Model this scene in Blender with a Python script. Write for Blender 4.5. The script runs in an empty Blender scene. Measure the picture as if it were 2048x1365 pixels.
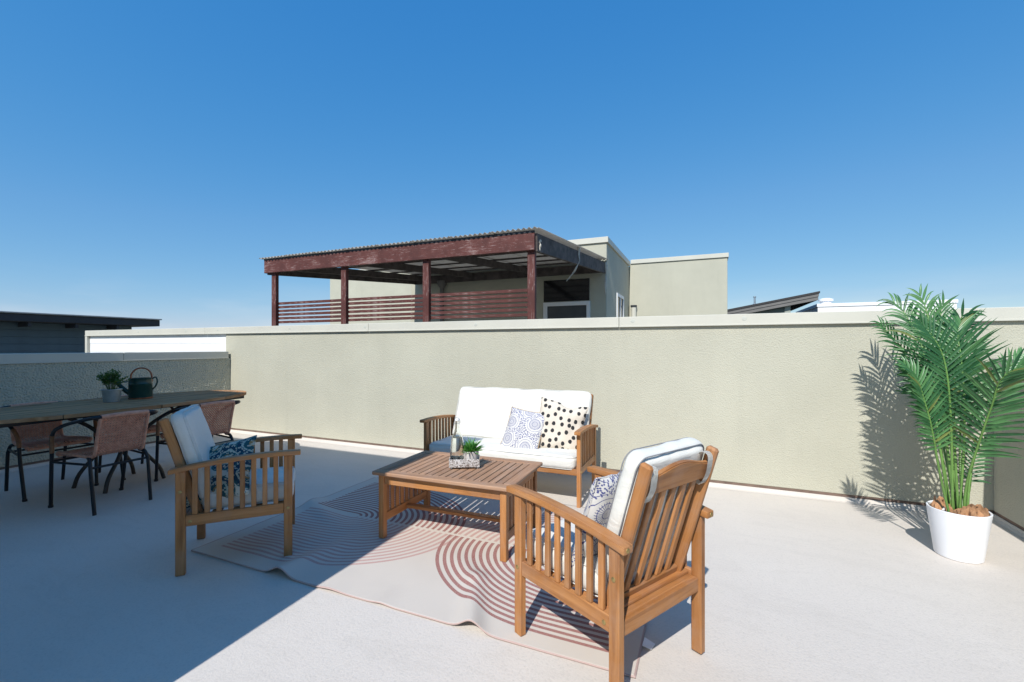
import bpy, bmesh, math, random
from math import sin, cos, pi, radians, sqrt
from mathutils import Vector, Matrix, noise as mn

random.seed(7)
SC = bpy.context.scene
C = SC.collection

# ------------------------------------------------------------------ camera
cam_d = bpy.data.cameras.new('camera')
cam = bpy.data.objects.new('camera', cam_d)
C.objects.link(cam)
cam.location = (0, 0, 1.25)
cam.rotation_euler = (radians(90), 0, radians(23.29))
cam_d.sensor_width = 36
cam_d.lens = 892 / 2048 * 36
cam_d.shift_y = 0.0051
cam_d.clip_start = 0.05
cam_d.clip_end = 6000
SC.camera = cam

# ------------------------------------------------------------------ world, sun, exposure
SUN_EL, SUN_AZ = 45.0, -1.8          # light travels towards +Y, a touch towards -X
w = bpy.data.worlds.new('World')
SC.world = w
w.use_nodes = True
wn = w.node_tree
wn.nodes.clear()
wo = wn.nodes.new('ShaderNodeOutputWorld')
bg = wn.nodes.new('ShaderNodeBackground')
sky = wn.nodes.new('ShaderNodeTexSky')
sky.sky_type = 'NISHITA'
sky.sun_disc = False
sky.sun_elevation = radians(SUN_EL)
sky.sun_rotation = radians(180 - SUN_AZ)
sky.altitude = 0
sky.air_density = 1.0
sky.dust_density = 0.0
sky.ozone_density = 10.0
bg.inputs['Strength'].default_value = 0.10
# camera-like tone response for the whole sky: compresses the bright horizon, keeps the zenith deep blue
EXPO = 0.32
spx = wn.nodes.new('ShaderNodeSeparateColor')
cmx = wn.nodes.new('ShaderNodeCombineColor')
wn.links.new(sky.outputs[0], spx.inputs[0])
for ch, (k, e, lin) in enumerate(((3.3, 1.45, 1.25), (0.9, 0.62, 1.1), (0.88, 0.3, 0.95))):
    a = wn.nodes.new('ShaderNodeMath'); a.operation = 'MULTIPLY'; a.inputs[1].default_value = 0.1
    b = wn.nodes.new('ShaderNodeMath'); b.operation = 'POWER'; b.inputs[1].default_value = e
    c = wn.nodes.new('ShaderNodeMath'); c.operation = 'MULTIPLY'; c.inputs[1].default_value = k * 10 / 2 ** EXPO
    wn.links.new(spx.outputs[ch], a.inputs[0]); wn.links.new(a.outputs[0], b.inputs[0])
    # the bright sky round the sun (behind the camera) stays linear
    l = wn.nodes.new('ShaderNodeMath'); l.operation = 'MULTIPLY'; l.inputs[1].default_value = lin * 10 / 2 ** EXPO
    m = wn.nodes.new('ShaderNodeMath'); m.operation = 'MAXIMUM' if ch else 'MINIMUM'
    wn.links.new(a.outputs[0], l.inputs[0]); wn.links.new(l.outputs[0], m.inputs[1])
    wn.links.new(b.outputs[0], c.inputs[0]); wn.links.new(c.outputs[0], m.inputs[0]); wn.links.new(m.outputs[0], cmx.inputs[ch])
# thin wisps of cloud low over the horizon
wtc = wn.nodes.new('ShaderNodeTexCoord')
wmp = wn.nodes.new('ShaderNodeMapping'); wmp.inputs['Scale'].default_value = (5, 5, 26)
wnz = wn.nodes.new('ShaderNodeTexNoise'); wnz.inputs['Scale'].default_value = 1.0; wnz.inputs['Detail'].default_value = 6
wsp = wn.nodes.new('ShaderNodeSeparateXYZ')
wrp = wn.nodes.new('ShaderNodeValToRGB')
wrp.color_ramp.elements[0].position = 0.44; wrp.color_ramp.elements[1].position = 0.68
wbl = wn.nodes.new('ShaderNodeValToRGB')
wbl.color_ramp.elements[0].position = 0.0; wbl.color_ramp.elements[0].color = (0.5, 0.5, 0.5, 1)
wbl.color_ramp.elements[1].position = 0.13; wbl.color_ramp.elements[1].color = (0, 0, 0, 1)
wml = wn.nodes.new('ShaderNodeMath'); wml.operation = 'MULTIPLY'
wmx = wn.nodes.new('ShaderNodeMix'); wmx.data_type = 'RGBA'
wn.links.new(wtc.outputs['Generated'], wmp.inputs['Vector']); wn.links.new(wmp.outputs[0], wnz.inputs['Vector'])
wn.links.new(wtc.outputs['Generated'], wsp.inputs[0]); wn.links.new(wnz.outputs['Fac'], wrp.inputs[0])
wn.links.new(wsp.outputs[2], wbl.inputs[0])
wn.links.new(wrp.outputs[0], wml.inputs[0]); wn.links.new(wbl.outputs[0], wml.inputs[1])
wn.links.new(wml.outputs[0], wmx.inputs[0]); wn.links.new(cmx.outputs[0], wmx.inputs[6])
wmx.inputs[7].default_value = (5.6, 6.2, 6.9, 1)
wn.links.new(wmx.outputs[2], bg.inputs['Color'])
wn.links.new(bg.outputs[0], wo.inputs['Surface'])

sl = bpy.data.lights.new('sun', 'SUN')
sl.energy = 4.2
sl.angle = radians(0.5)
sl.color = (1.0, 0.975, 0.93)
sun = bpy.data.objects.new('sun', sl)
C.objects.link(sun)
d = Vector((sin(radians(SUN_AZ)) * cos(radians(SUN_EL)), cos(radians(SUN_AZ)) * cos(radians(SUN_EL)), -sin(radians(SUN_EL))))
sun.rotation_euler = d.to_track_quat('-Z', 'Y').to_euler()
sun.location = (0, -8, 10)

SC.view_settings.view_transform = 'Standard'
SC.view_settings.look = 'None'
SC.view_settings.gamma = 1
SC.view_settings.use_curve_mapping = False
SC.view_settings.exposure = EXPO

# ------------------------------------------------------------------ materials
class NT:
    def __init__(self, name):
        self.m = bpy.data.materials.new(name)
        self.m.use_nodes = True
        self.t = self.m.node_tree
        self.n = self.t.nodes
        self.b = self.n['Principled BSDF']
        self.l = self.t.links.new
    def node(self, kind, **kw):
        x = self.n.new(kind)
        for k, v in kw.items():
            setattr(x, k, v)
        return x
    def put(self, sock, v):
        if hasattr(v, 'links') or hasattr(v, 'is_output'):
            self.l(v, sock)
        else:
            sock.default_value = v
    def coord(self, kind='Object', scale=(1, 1, 1), loc=(0, 0, 0)):
        tc = self.node('ShaderNodeTexCoord')
        mp = self.node('ShaderNodeMapping')
        self.l(tc.outputs[kind], mp.inputs['Vector'])
        mp.inputs['Scale'].default_value = scale
        mp.inputs['Location'].default_value = loc
        return mp.outputs[0]
    def noise(self, vec, scale, detail=3, rough=0.5, dist=0.0):
        x = self.node('ShaderNodeTexNoise')
        self.l(vec, x.inputs['Vector'])
        x.inputs['Scale'].default_value = scale
        x.inputs['Detail'].default_value = detail
        x.inputs['Roughness'].default_value = rough
        x.inputs['Distortion'].default_value = dist
        return x.outputs['Fac']
    def voro(self, vec, scale, out='Distance', feature='F1', rnd=1.0, dim='3D'):
        x = self.node('ShaderNodeTexVoronoi', feature=feature)
        x.voronoi_dimensions = dim
        self.l(vec, x.inputs['Vector'])
        x.inputs['Scale'].default_value = scale
        x.inputs['Randomness'].default_value = rnd
        return x.outputs[out]
    def ramp(self, fac, stops, interp='LINEAR'):
        x = self.node('ShaderNodeValToRGB')
        self.l(fac, x.inputs[0])
        cr = x.color_ramp
        cr.interpolation = interp
        while len(cr.elements) < len(stops):
            cr.elements.new(0.5)
        for e, (p, c) in zip(cr.elements, stops):
            e.position = p
            e.color = (*c, 1) if len(c) == 3 else c
        return x.outputs[0]
    def mix(self, fac, a, b, blend='MIX'):
        x = self.node('ShaderNodeMix', data_type='RGBA', blend_type=blend)
        self.put(x.inputs[0], fac)
        for s, v in ((x.inputs[6], a), (x.inputs[7], b)):
            if isinstance(v, tuple):
                s.default_value = (*v, 1) if len(v) == 3 else v
            else:
                self.l(v, s)
        return x.outputs[2]
    def math(self, op, a, b=0.0, c=None):
        x = self.node('ShaderNodeMath', operation=op)
        self.put(x.inputs[0], a)
        self.put(x.inputs[1], b)
        if c is not None:
            self.put(x.inputs[2], c)
        return x.outputs[0]
    def bump(self, h, strength=0.3, dist=0.01, normal=None):
        x = self.node('ShaderNodeBump')
        x.inputs['Strength'].default_value = strength
        x.inputs['Distance'].default_value = dist
        self.l(h, x.inputs['Height'])
        if normal is not None:
            self.l(normal, x.inputs['Normal'])
        self.l(x.outputs[0], self.b.inputs['Normal'])
        return x.outputs[0]
    def set(self, **kw):
        for k, v in kw.items():
            s = self.b.inputs[k.replace('_', ' ')]
            if isinstance(v, tuple) and len(v) == 3:
                v = (*v, 1)
            self.put(s, v)
        return self

def plain(name, col, rough=0.6, var=0.12, vscale=6, bump=0.0, bscale=80, metal=0.0, spec=0.4):
    t = NT(name)
    v = t.coord()
    f = t.noise(v, vscale, 4, 0.6)
    lo = tuple(c * (1 - var) for c in col)
    hi = tuple(min(1, c * (1 + var)) for c in col)
    t.set(Base_Color=t.ramp(f, [(0.3, lo), (0.7, hi)]), Roughness=rough, Metallic=metal)
    t.b.inputs['Specular IOR Level'].default_value = spec
    if bump:
        t.bump(t.noise(v, bscale, 3, 0.6), bump, 0.004)
    return t.m

def wood(name, axis, dark, mid, light, rough=0.5, grey=None, spec=0.3):
    t = NT(name)
    s = [14, 14, 14]
    s['xyz'.index(axis)] = 0.9
    oi = t.node('ShaderNodeObjectInfo')
    tc = t.node('ShaderNodeTexCoord')
    off = t.node('ShaderNodeVectorMath', operation='MULTIPLY_ADD')
    cmb = t.node('ShaderNodeCombineXYZ')
    for k in range(3):
        t.l(oi.outputs['Random'], cmb.inputs[k])
    t.l(cmb.outputs[0], off.inputs[0])
    off.inputs[1].default_value = (7, 13, 5)
    t.l(tc.outputs['Object'], off.inputs[2])
    mp = t.node('ShaderNodeMapping')
    t.l(off.outputs[0], mp.inputs['Vector'])
    mp.inputs['Scale'].default_value = s
    v = mp.outputs[0]
    g = t.noise(v, 2.2, 5, 0.6, 0.6)
    fine = t.noise(v, 14, 3, 0.6)
    col = t.ramp(g, [(0.28, dark), (0.5, mid), (0.72, light)])
    col = t.mix(t.math('MULTIPLY', t.math('SUBTRACT', fine, 0.35), 0.55), col, dark)
    # board to board tone
    tone = t.ramp(oi.outputs['Random'], [(0.0, (0.68, 0.66, 0.64)), (0.5, (0.95, 0.94, 0.92)), (1.0, (1.14, 1.12, 1.1))])
    col = t.mix(1.0, col, tone, 'MULTIPLY')
    # weathering blotches
    blot = t.noise(off.outputs[0], 9, 5, 0.65)
    bl = t.ramp(blot, [(0.45, (0, 0, 0)), (0.72, (1, 1, 1))])
    gcol = grey or tuple(0.6 * m + 0.12 for m in mid)
    col = t.mix(t.math('MULTIPLY', bl, 0.4), col, gcol)
    # knots
    kn = t.voro(mp.outputs[0], 0.9)
    kf = t.ramp(kn, [(0.03, (1, 1, 1)), (0.09, (0, 0, 0))])
    col = t.mix(t.math('MULTIPLY', kf, 0.45), col, tuple(0.5 * c for c in dark))
    t.set(Base_Color=col, Roughness=rough)
    t.b.inputs['Specular IOR Level'].default_value = spec
    t.bump(t.math('ADD', fine, g), 0.3, 0.002)
    return t.m

AC = ((0.25, 0.1, 0.033), (0.42, 0.185, 0.063), (0.53, 0.255, 0.098))
WOOD = {a: wood('acacia_' + a, a, *AC) for a in 'xyz'}
TW = ((0.24, 0.13, 0.075), (0.35, 0.2, 0.12), (0.44, 0.28, 0.18))
TOPWOOD = {a: wood('weathered_acacia_' + a, a, *TW, rough=0.65) for a in 'xyz'}
DW = ((0.27, 0.125, 0.055), (0.47, 0.25, 0.12), (0.6, 0.36, 0.19))
DINWOOD = {a: wood('brown_teak_' + a, a, *DW, rough=0.85, spec=0.12) for a in 'xyz'}

def stucco(name, col, dirt=0.0):
    t = NT(name)
    v = t.coord()
    big = t.noise(v, 1.3, 4, 0.6)
    col1 = t.ramp(big, [(0.3, tuple(c * 0.94 for c in col)), (0.7, tuple(c * 1.05 for c in col))])
    grain = t.noise(v, 120, 4, 0.7)
    pores = t.voro(v, 95, 'Distance', 'SMOOTH_F1')
    h = t.math('ADD', t.math('MULTIPLY', grain, 1.0), t.math('MULTIPLY', pores, 0.6))
    col2 = t.mix(t.math('MULTIPLY', t.ramp(grain, [(0.35, (1, 1, 1)), (0.5, (0, 0, 0))]), 0.16), col1, tuple(c * 0.6 for c in col))
    # faint water marks running down and soft blotches
    run = t.noise(t.coord(scale=(5, 5, 0.35)), 1.6, 6, 0.65)
    col2 = t.mix(t.math('MULTIPLY', t.ramp(run, [(0.52, (0, 0, 0)), (0.75, (1, 1, 1))]), 0.16), col2, tuple(c * 0.72 for c in col))
    t.set(Base_Color=col2, Roughness=0.85)
    t.b.inputs['Specular IOR Level'].default_value = 0.25
    t.bump(h, 0.6, 0.008)
    return t.m

STUCCO = stucco('sage_stucco', (0.48, 0.462, 0.37))
STUCCO_FAR = stucco('pale_stucco', (0.485, 0.468, 0.375))
STUCCO_WHITE = stucco('white_stucco', (0.78, 0.74, 0.65))
COPING = plain('painted_coping', (0.55, 0.53, 0.455), 0.5, 0.04, 2.0, 0.05, 60)
FASTENER = plain('sealant_spot', (0.5, 0.5, 0.44), 0.7, 0.1, 40)
WHITE = plain('white_paint', (0.8, 0.8, 0.8), 0.5, 0.03, 3, 0.05, 60)
WEEP = plain('brown_weep_screed', (0.17, 0.115, 0.09), 0.7, 0.3, 12)
DARKHOUSE = plain('blue_grey_siding', (0.07, 0.11, 0.14), 0.7, 0.1, 3, 0.1, 40)
DARKTRIM = plain('charcoal_trim', (0.03, 0.033, 0.04), 0.6, 0.15, 3)
GREYTRIM = plain('taupe_fascia', (0.16, 0.15, 0.14), 0.6, 0.1, 3)
GREENGREY = plain('green_grey_siding', (0.13, 0.15, 0.13), 0.7, 0.1, 3)
ROOFDARK = plain('dark_shingle', (0.045, 0.042, 0.042), 0.9, 0.3, 20)
GLASSDARK = plain('dark_window_glass', (0.012, 0.013, 0.015), 0.08, 0.2, 1, spec=0.6)
SCREEN = plain('grey_insect_screen', (0.075, 0.078, 0.08), 0.45, 0.1, 4)
BLACKMETAL = plain('black_powder_coat', (0.012, 0.012, 0.014), 0.4, 0.2, 30, 0.08, 200)
BRASS = plain('dull_brass', (0.42, 0.31, 0.13), 0.45, 0.15, 50, metal=0.8)
ZINC = plain('galvanised_zinc', (0.42, 0.46, 0.48), 0.42, 0.18, 14, metal=0.75)
CANGREEN = plain('dark_green_enamel', (0.012, 0.05, 0.04), 0.3, 0.2, 8, spec=0.5)
COPPER = plain('copper_brown', (0.34, 0.12, 0.06), 0.4, 0.2, 20, metal=0.4)
ROSEMETAL = plain('mauve_sprinkler_rose', (0.42, 0.36, 0.42), 0.4, 0.15, 60, metal=0.4)
POTWHITE = plain('white_planter', (0.8, 0.8, 0.81), 0.4, 0.02, 3)
PAPER = plain('dry_brown_moss_paper', (0.34, 0.18, 0.09), 0.85, 0.6, 14, 0.8, 40)
SOIL = plain('dark_soil', (0.05, 0.035, 0.025), 0.95, 0.4, 40, 0.8, 90)
PIPING = plain('canvas_piping', (0.62, 0.61, 0.58), 0.85, 0.06, 40)
PIPINGDARK = plain('grey_piping', (0.22, 0.22, 0.23), 0.85, 0.1, 40)
BAMBOO = plain('tan_bamboo_wrap', (0.3, 0.135, 0.06), 0.5, 0.3, 30, 0.2, 120)
TAG = plain('white_care_label', (0.8, 0.8, 0.8), 0.7, 0.03, 20)
GREENSTEM = plain('palm_stalk', (0.13, 0.25, 0.06), 0.4, 0.2, 10)
RAG = plain('frayed_strip', (0.55, 0.52, 0.46), 0.9, 0.2, 30)

def floor_mat():
    t = NT('deck_coating')
    v = t.coord()
    big = t.noise(v, 0.7, 5, 0.6)
    sp = t.noise(v, 95, 3, 0.7)
    sm = t.noise(v, 7, 5, 0.6)
    col = t.ramp(big, [(0.3, (0.555, 0.502, 0.446)), (0.7, (0.612, 0.56, 0.503))])
    col = t.mix(t.math('MULTIPLY', t.ramp(sp, [(0.3, (1, 1, 1)), (0.5, (0, 0, 0))]), 0.3), col, (0.35, 0.33, 0.3))
    col = t.mix(t.math('MULTIPLY', t.ramp(sm, [(0.55, (0, 0, 0)), (0.8, (1, 1, 1))]), 0.14), col, (0.42, 0.385, 0.34))
    streak = t.noise(t.coord(scale=(1.0, 3.2, 1.0)), 1.7, 7, 0.7, 1.2)
    col = t.mix(t.math('MULTIPLY', t.ramp(streak, [(0.52, (0, 0, 0)), (0.6, (1, 1, 1)), (0.68, (0, 0, 0))]), 0.13), col, (0.4, 0.365, 0.32))
    dots = t.voro(v, 2.3)
    col = t.mix(t.math('MULTIPLY', t.ramp(dots, [(0.008, (1, 1, 1)), (0.014, (0, 0, 0))]), 0.7), col, (0.06, 0.05, 0.04))
    t.set(Base_Color=col, Roughness=0.75)
    t.bump(sp, 0.45, 0.004)
    return t.m
FLOOR = floor_mat()

def canvas(name, col):
    t = NT(name)
    v = t.coord()
    fine = t.noise(v, 240, 2, 0.5)
    wr = t.noise(t.coord(scale=(2.0, 7.0, 4.0)), 2.2, 4, 0.55, 0.5)
    big = t.noise(v, 5, 3)
    t.set(Base_Color=t.ramp(big, [(0.3, tuple(c * 0.96 for c in col)), (0.7, col)]), Roughness=0.9)
    t.b.inputs['Specular IOR Level'].default_value = 0.15
    t.b.inputs['Sheen Weight'].default_value = 0.15
    t.bump(t.math('ADD', t.math('MULTIPLY', fine, 0.12), wr), 0.55, 0.014)
    return t.m
CANVAS = canvas('off_white_canvas', (0.70, 0.68, 0.62))

def dotted():
    t = NT('dotted_cotton')
    v = t.coord(scale=(1.0, 0.86, 0.0))
    n = t.node('ShaderNodeTexNoise')
    t.l(v, n.inputs['Vector'])
    n.inputs['Scale'].default_value = 40
    a = t.node('ShaderNodeVectorMath', operation='MULTIPLY_ADD')
    t.l(n.outputs['Color'], a.inputs[0])
    a.inputs[1].default_value = (0.008, 0.008, 0)
    t.l(v, a.inputs[2])
    dd = t.voro(a.outputs[0], 17.5, rnd=0.5, dim='2D')
    f = t.ramp(dd, [(0.25, (1, 1, 1)), (0.28, (0, 0, 0))])
    t.set(Base_Color=t.mix(f, (0.63, 0.555, 0.46), (0.022, 0.022, 0.024)), Roughness=0.9)
    t.bump(t.noise(t.coord(), 220, 2), 0.2, 0.004)
    return t.m
DOTTED = dotted()

def fan_print(name, ink, base, scale, rays, rings):
    t = NT(name)
    v = t.coord(scale=(1, 1, 0))
    vo = t.node('ShaderNodeTexVoronoi', feature='F1')
    t.l(v, vo.inputs['Vector'])
    vo.voronoi_dimensions = '2D'
    vo.inputs['Scale'].default_value = scale
    vo.inputs['Randomness'].default_value = 0.7
    sv = t.node('ShaderNodeVectorMath', operation='SCALE')
    t.l(v, sv.inputs[0])
    sv.inputs['Scale'].default_value = scale
    pv = t.node('ShaderNodeVectorMath', operation='SCALE')
    t.l(vo.outputs['Position'], pv.inputs[0])
    pv.inputs['Scale'].default_value = 1.0
    dv = t.node('ShaderNodeVectorMath', operation='SUBTRACT')
    t.l(v, dv.inputs[0])
    t.l(pv.outputs[0], dv.inputs[1])
    sep = t.node('ShaderNodeSeparateXYZ')
    t.l(dv.outputs[0], sep.inputs[0])
    ang = t.math('ARCTAN2', sep.outputs[0], sep.outputs[1])
    dist = vo.outputs['Distance']
    r1 = t.math('ABSOLUTE', t.math('SINE', t.math('MULTIPLY', ang, rays / 2)))
    r2 = t.math('ABSOLUTE', t.math('SINE', t.math('MULTIPLY', dist, rings)))
    ray = t.math('LESS_THAN', r1, 0.42)
    ring = t.math('LESS_THAN', r2, 0.2)
    band = t.math('GREATER_THAN', t.math('SINE', t.math('MULTIPLY', dist, rings * 0.5)), -0.5)
    lines = t.math('MAXIMUM', t.math('MULTIPLY', ray, band), ring)
    edge = t.voro(v, scale, 'Distance', 'DISTANCE_TO_EDGE', 0.7, '2D')
    speck = t.math('LESS_THAN', t.voro(v, scale * 16, 'Distance', dim='2D'), 0.34)
    near = t.math('LESS_THAN', edge, 0.12)
    fac = t.math('MAXIMUM', t.math('MULTIPLY', lines, t.math('SUBTRACT', 1.0, near)), t.math('MULTIPLY', near, speck))
    t.set(Base_Color=t.mix(fac, base, ink), Roughness=0.9)
    t.bump(t.noise(t.coord(), 220, 2), 0.2, 0.004)
    return t.m
FANBLUE = fan_print('blue_fan_print', (0.075, 0.085, 0.22), (0.6, 0.58, 0.55), 6.0, 26, 24)
TANSIDE = plain('tan_cushion_back', (0.42, 0.27, 0.12), 0.9, 0.1, 20)

def paisley():
    t = NT('teal_paisley')
    v = t.coord(scale=(1, 1, 0))
    n = t.node('ShaderNodeTexNoise')
    t.l(v, n.inputs['Vector'])
    n.inputs['Scale'].default_value = 7
    a = t.node('ShaderNodeVectorMath', operation='MULTIPLY_ADD')
    t.l(n.outputs['Color'], a.inputs[0])
    a.inputs[1].default_value = (0.07, 0.07, 0)
    t.l(v, a.inputs[2])
    dd = t.voro(a.outputs[0], 6.5, rnd=0.8, dim='2D')
    base = t.ramp(dd, [(0.0, (0.5, 0.5, 0.42)), (0.1, (0.3, 0.2, 0.08)), (0.16, (0.015, 0.085, 0.1)), (0.3, (0.34, 0.4, 0.34)),
                       (0.36, (0.012, 0.05, 0.085)), (0.5, (0.03, 0.12, 0.13)), (0.56, (0.55, 0.54, 0.46)), (0.8, (0.5, 0.5, 0.44))], 'CONSTANT')
    s = t.math('LESS_THAN', t.voro(a.outputs[0], 60, dim='2D'), 0.3)
    col = t.mix(t.math('MULTIPLY', s, 0.75), base, t.ramp(t.noise(v, 30), [(0.45, (0.6, 0.55, 0.42)), (0.55, (0.03, 0.1, 0.12))], 'CONSTANT'))
    t.set(Base_Color=col, Roughness=0.95)
    t.bump(t.noise(t.coord(), 200, 2), 0.4, 0.005)
    return t.m
PAISLEY = paisley()

def rattan(name, c1, c2):
    t = NT(name)
    v = t.coord()
    f = t.noise(v, 35, 3, 0.6)
    t.set(Base_Color=t.ramp(f, [(0.3, c1), (0.7, c2)]), Roughness=0.5)
    t.bump(t.noise(v, 160, 2), 0.2, 0.003)
    return t.m
RATTAN = rattan('rose_tan_wicker', (0.58, 0.22, 0.13), (0.78, 0.38, 0.24))

def leafmat(name, dark, light, rough=0.35, sub=0.0):
    t = NT(name)
    oi = t.node('ShaderNodeObjectInfo')
    v = t.coord()
    f = t.noise(v, 7, 3, 0.6)
    f2 = t.math('ADD', f, t.math('MULTIPLY', t.math('SUBTRACT', oi.outputs['Random'], 0.5), 0.55))
    t.set(Base_Color=t.ramp(f2, [(0.3, dark), (0.7, light)]), Roughness=rough)
    t.b.inputs['Specular IOR Level'].default_value = 0.45
    # thin leaves let a little light through
    tr = t.node('ShaderNodeBsdfTranslucent')
    tr.inputs[0].default_value = (light[0] * 1.3, light[1] * 1.4, light[2], 1)
    mx = t.node('ShaderNodeMixShader')
    mx.inputs[0].default_value = 0.2
    out = t.n['Material Output']
    t.l(t.b.outputs[0], mx.inputs[1])
    t.l(tr.outputs[0], mx.inputs[2])
    t.l(mx.outputs[0], out.inputs['Surface'])
    return t.m
PALMDRY = leafmat('palm_leaf_yellowed', (0.1, 0.13, 0.035), (0.2, 0.24, 0.07))
PALMLEAF = leafmat('palm_leaf', (0.026, 0.1, 0.038), (0.1, 0.24, 0.085))
SUCCLEAF = leafmat('succulent_leaf', (0.07, 0.26, 0.05), (0.22, 0.48, 0.11))
HERBLEAF = leafmat('herb_leaf', (0.05, 0.11, 0.02), (0.15, 0.25, 0.05), 0.5)

def redpaint():
    t = NT('peeling_red_stain')
    v = t.coord(scale=(1, 1, 1))
    g = t.noise(t.coord(scale=(0.7, 12, 12)), 4, 6, 0.7, 0.4)
    gz = t.noise(t.coord(scale=(22, 22, 1.6)), 4, 6, 0.75, 0.6)
    # grain runs along the longest local axis: bars are built along local Z
    p = t.noise(v, 2.2, 4, 0.7)
    red = t.ramp(p, [(0.3, (0.055, 0.014, 0.011)), (0.7, (0.13, 0.034, 0.026))])
    peel = t.ramp(t.math('ADD', t.math('MULTIPLY', gz, 0.75), t.math('MULTIPLY', p, 0.4)), [(0.62, (0, 0, 0)), (0.68, (1, 1, 1))])
    red = t.mix(t.math('MULTIPLY', peel, 0.55), red, (0.38, 0.3, 0.28))
    t.set(Base_Color=red, Roughness=0.75)
    t.bump(gz, 0.3, 0.004)
    return t.m
REDPAINT = redpaint()
OLDBEAM = plain('weathered_dark_beam', (0.085, 0.07, 0.065), 0.8, 0.5, 6, 0.2, 30)
def corrug():
    t = NT('corrugated_fibreglass')
    v = t.coord()
    f = t.noise(v, 5, 4, 0.6)
    t.set(Base_Color=t.ramp(f, [(0.3, (0.3, 0.27, 0.23)), (0.7, (0.5, 0.47, 0.42))]), Roughness=0.6)
    tr = t.node('ShaderNodeBsdfTranslucent')
    tr.inputs[0].default_value = (0.72, 0.69, 0.64, 1)
    mx = t.node('ShaderNodeMixShader')
    mx.inputs[0].default_value = 0.4
    t.l(t.b.outputs[0], mx.inputs[1])
    t.l(tr.outputs[0], mx.inputs[2])
    t.l(mx.outputs[0], t.n['Material Output'].inputs['Surface'])
    return t.m
CORRUG = corrug()

def rug_mat():
    t = NT('outdoor_rug')
    tc = t.node('ShaderNodeTexCoord')
    sep = t.node('ShaderNodeSeparateXYZ')
    t.l(tc.outputs['Object'], sep.inputs[0])
    X, Y = sep.outputs[0], sep.outputs[1]
    def motif(xc, sx, sy, ratio, pitch, n0, n1, duty):
        # rounded bands: straight on the sx*(x-xc)<0 side, quarter ovals beyond, cut at y=0
        u = t.math('MAXIMUM', t.math('MULTIPLY', t.math('SUBTRACT', X, xc), sx), 0.0)
        u = t.math('DIVIDE', u, ratio)
        v = t.math('MULTIPLY', Y, sy)
        r = t.math('SQRT', t.math('ADD', t.math('MULTIPLY', u, u), t.math('MULTIPLY', v, v)))
        q = t.math('DIVIDE', r, pitch)
        line = t.math('LESS_THAN', t.math('FRACT', q), duty)
        rng = t.math('MULTIPLY', t.math('GREATER_THAN', q, n0), t.math('LESS_THAN', q, n1))
        side = t.math('GREATER_THAN', v, 0.012)
        inb = t.math('LESS_THAN', t.math('ABSOLUTE', X), 1.205)
        return t.math('MULTIPLY', t.math('MULTIPLY', line, rng), t.math('MULTIPLY', side, inb))
    # rug local frame: origin at centre, x to the right
    m1 = motif(0.915, -1, -1, 1.23, 0.0358, 1.0, 20.5, 0.5)      # maroon, front right
    m3 = motif(-0.81, 1, 1, 1.25, 0.0352, 1.0, 19.5, 0.5)        # maroon, back left
    m2 = motif(-0.81, 1, -1, 1.25, 0.0352, 1.0, 20.5, 0.5)       # pink, front left
    m4 = motif(0.915, -1, 1, 1.23, 0.0358, 1.0, 19.5, 0.5)       # pink, back right
    dark = t.math('MAXIMUM', m1, m3)
    left = t.math('LESS_THAN', X, 0.06)
    pink = t.math('MAXIMUM', m2, m4)
    v = t.coord(scale=(1, 1, 1))
    wv1 = t.math('SINE', t.math('MULTIPLY', X, 900))
    wv2 = t.math('SINE', t.math('MULTIPLY', Y, 900))
    weave = t.math('MULTIPLY', wv1, wv2)
    nz = t.noise(v, 260, 2)
    base = t.mix(t.math('MULTIPLY', t.ramp(t.noise(v, 2.5, 4), [(0.4, (0, 0, 0)), (0.8, (1, 1, 1))]), 0.4), (0.57, 0.515, 0.455), (0.5, 0.44, 0.39))
    fleck = t.math('MULTIPLY', t.ramp(nz, [(0.45, (0, 0, 0)), (0.62, (1, 1, 1))]), 0.5)
    pk = t.mix(t.math('MULTIPLY', fleck, 0.8), (0.46, 0.27, 0.24), (0.54, 0.47, 0.44))
    mr = t.mix(t.math('MULTIPLY', fleck, 0.8), (0.29, 0.125, 0.11), (0.52, 0.41, 0.37))
    col = t.mix(t.math('MULTIPLY', pink, 0.9), base, pk)
    col = t.mix(dark, col, mr)
    # stitched hem
    hem = t.math('GREATER_THAN', t.math('MAXIMUM', t.math('DIVIDE', t.math('ABSOLUTE', X), 1.3175), t.math('DIVIDE', t.math('ABSOLUTE', t.math('ADD', Y, 0.0)), 0.83)), 0.9935)
    col = t.mix(t.math('MULTIPLY', hem, 0.65), col, (0.4, 0.24, 0.22))
    t.set(Base_Color=col, Roughness=0.95)
    t.b.inputs['Specular IOR Level'].default_value = 0.1
    t.bump(t.math('ADD', t.math('MULTIPLY', weave, 0.5), nz), 0.35, 0.003)
    return t.m
RUG = rug_mat()

def glass():
    t = NT('clear_bottle_glass')
    v = t.coord()
    t.set(Base_Color=(0.97, 0.985, 0.96), Roughness=0.01)
    t.b.inputs['Transmission Weight'].default_value = 1.0
    t.b.inputs['IOR'].default_value = 1.45
    t.bump(t.noise(v, 60, 2), 0.05, 0.003)
    return t.m
GLASS = glass()
def tray_mat():
    t = NT('mosaic_silver_tray')
    v = t.coord()
    c = t.voro(v, 130, 'Color')
    dd = t.voro(v, 130, 'Distance', 'DISTANCE_TO_EDGE')
    bw = t.node('ShaderNodeRGBToBW')
    t.l(c, bw.inputs[0])
    t.set(Base_Color=t.ramp(bw.outputs[0], [(0.25, (0.2, 0.16, 0.14)), (0.5, (0.5, 0.46, 0.43)), (0.75, (0.75, 0.72, 0.7))]), Roughness=0.35, Metallic=0.4)
    t.bump(dd, 0.6, 0.003)
    return t.m
TRAYM = tray_mat()
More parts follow.
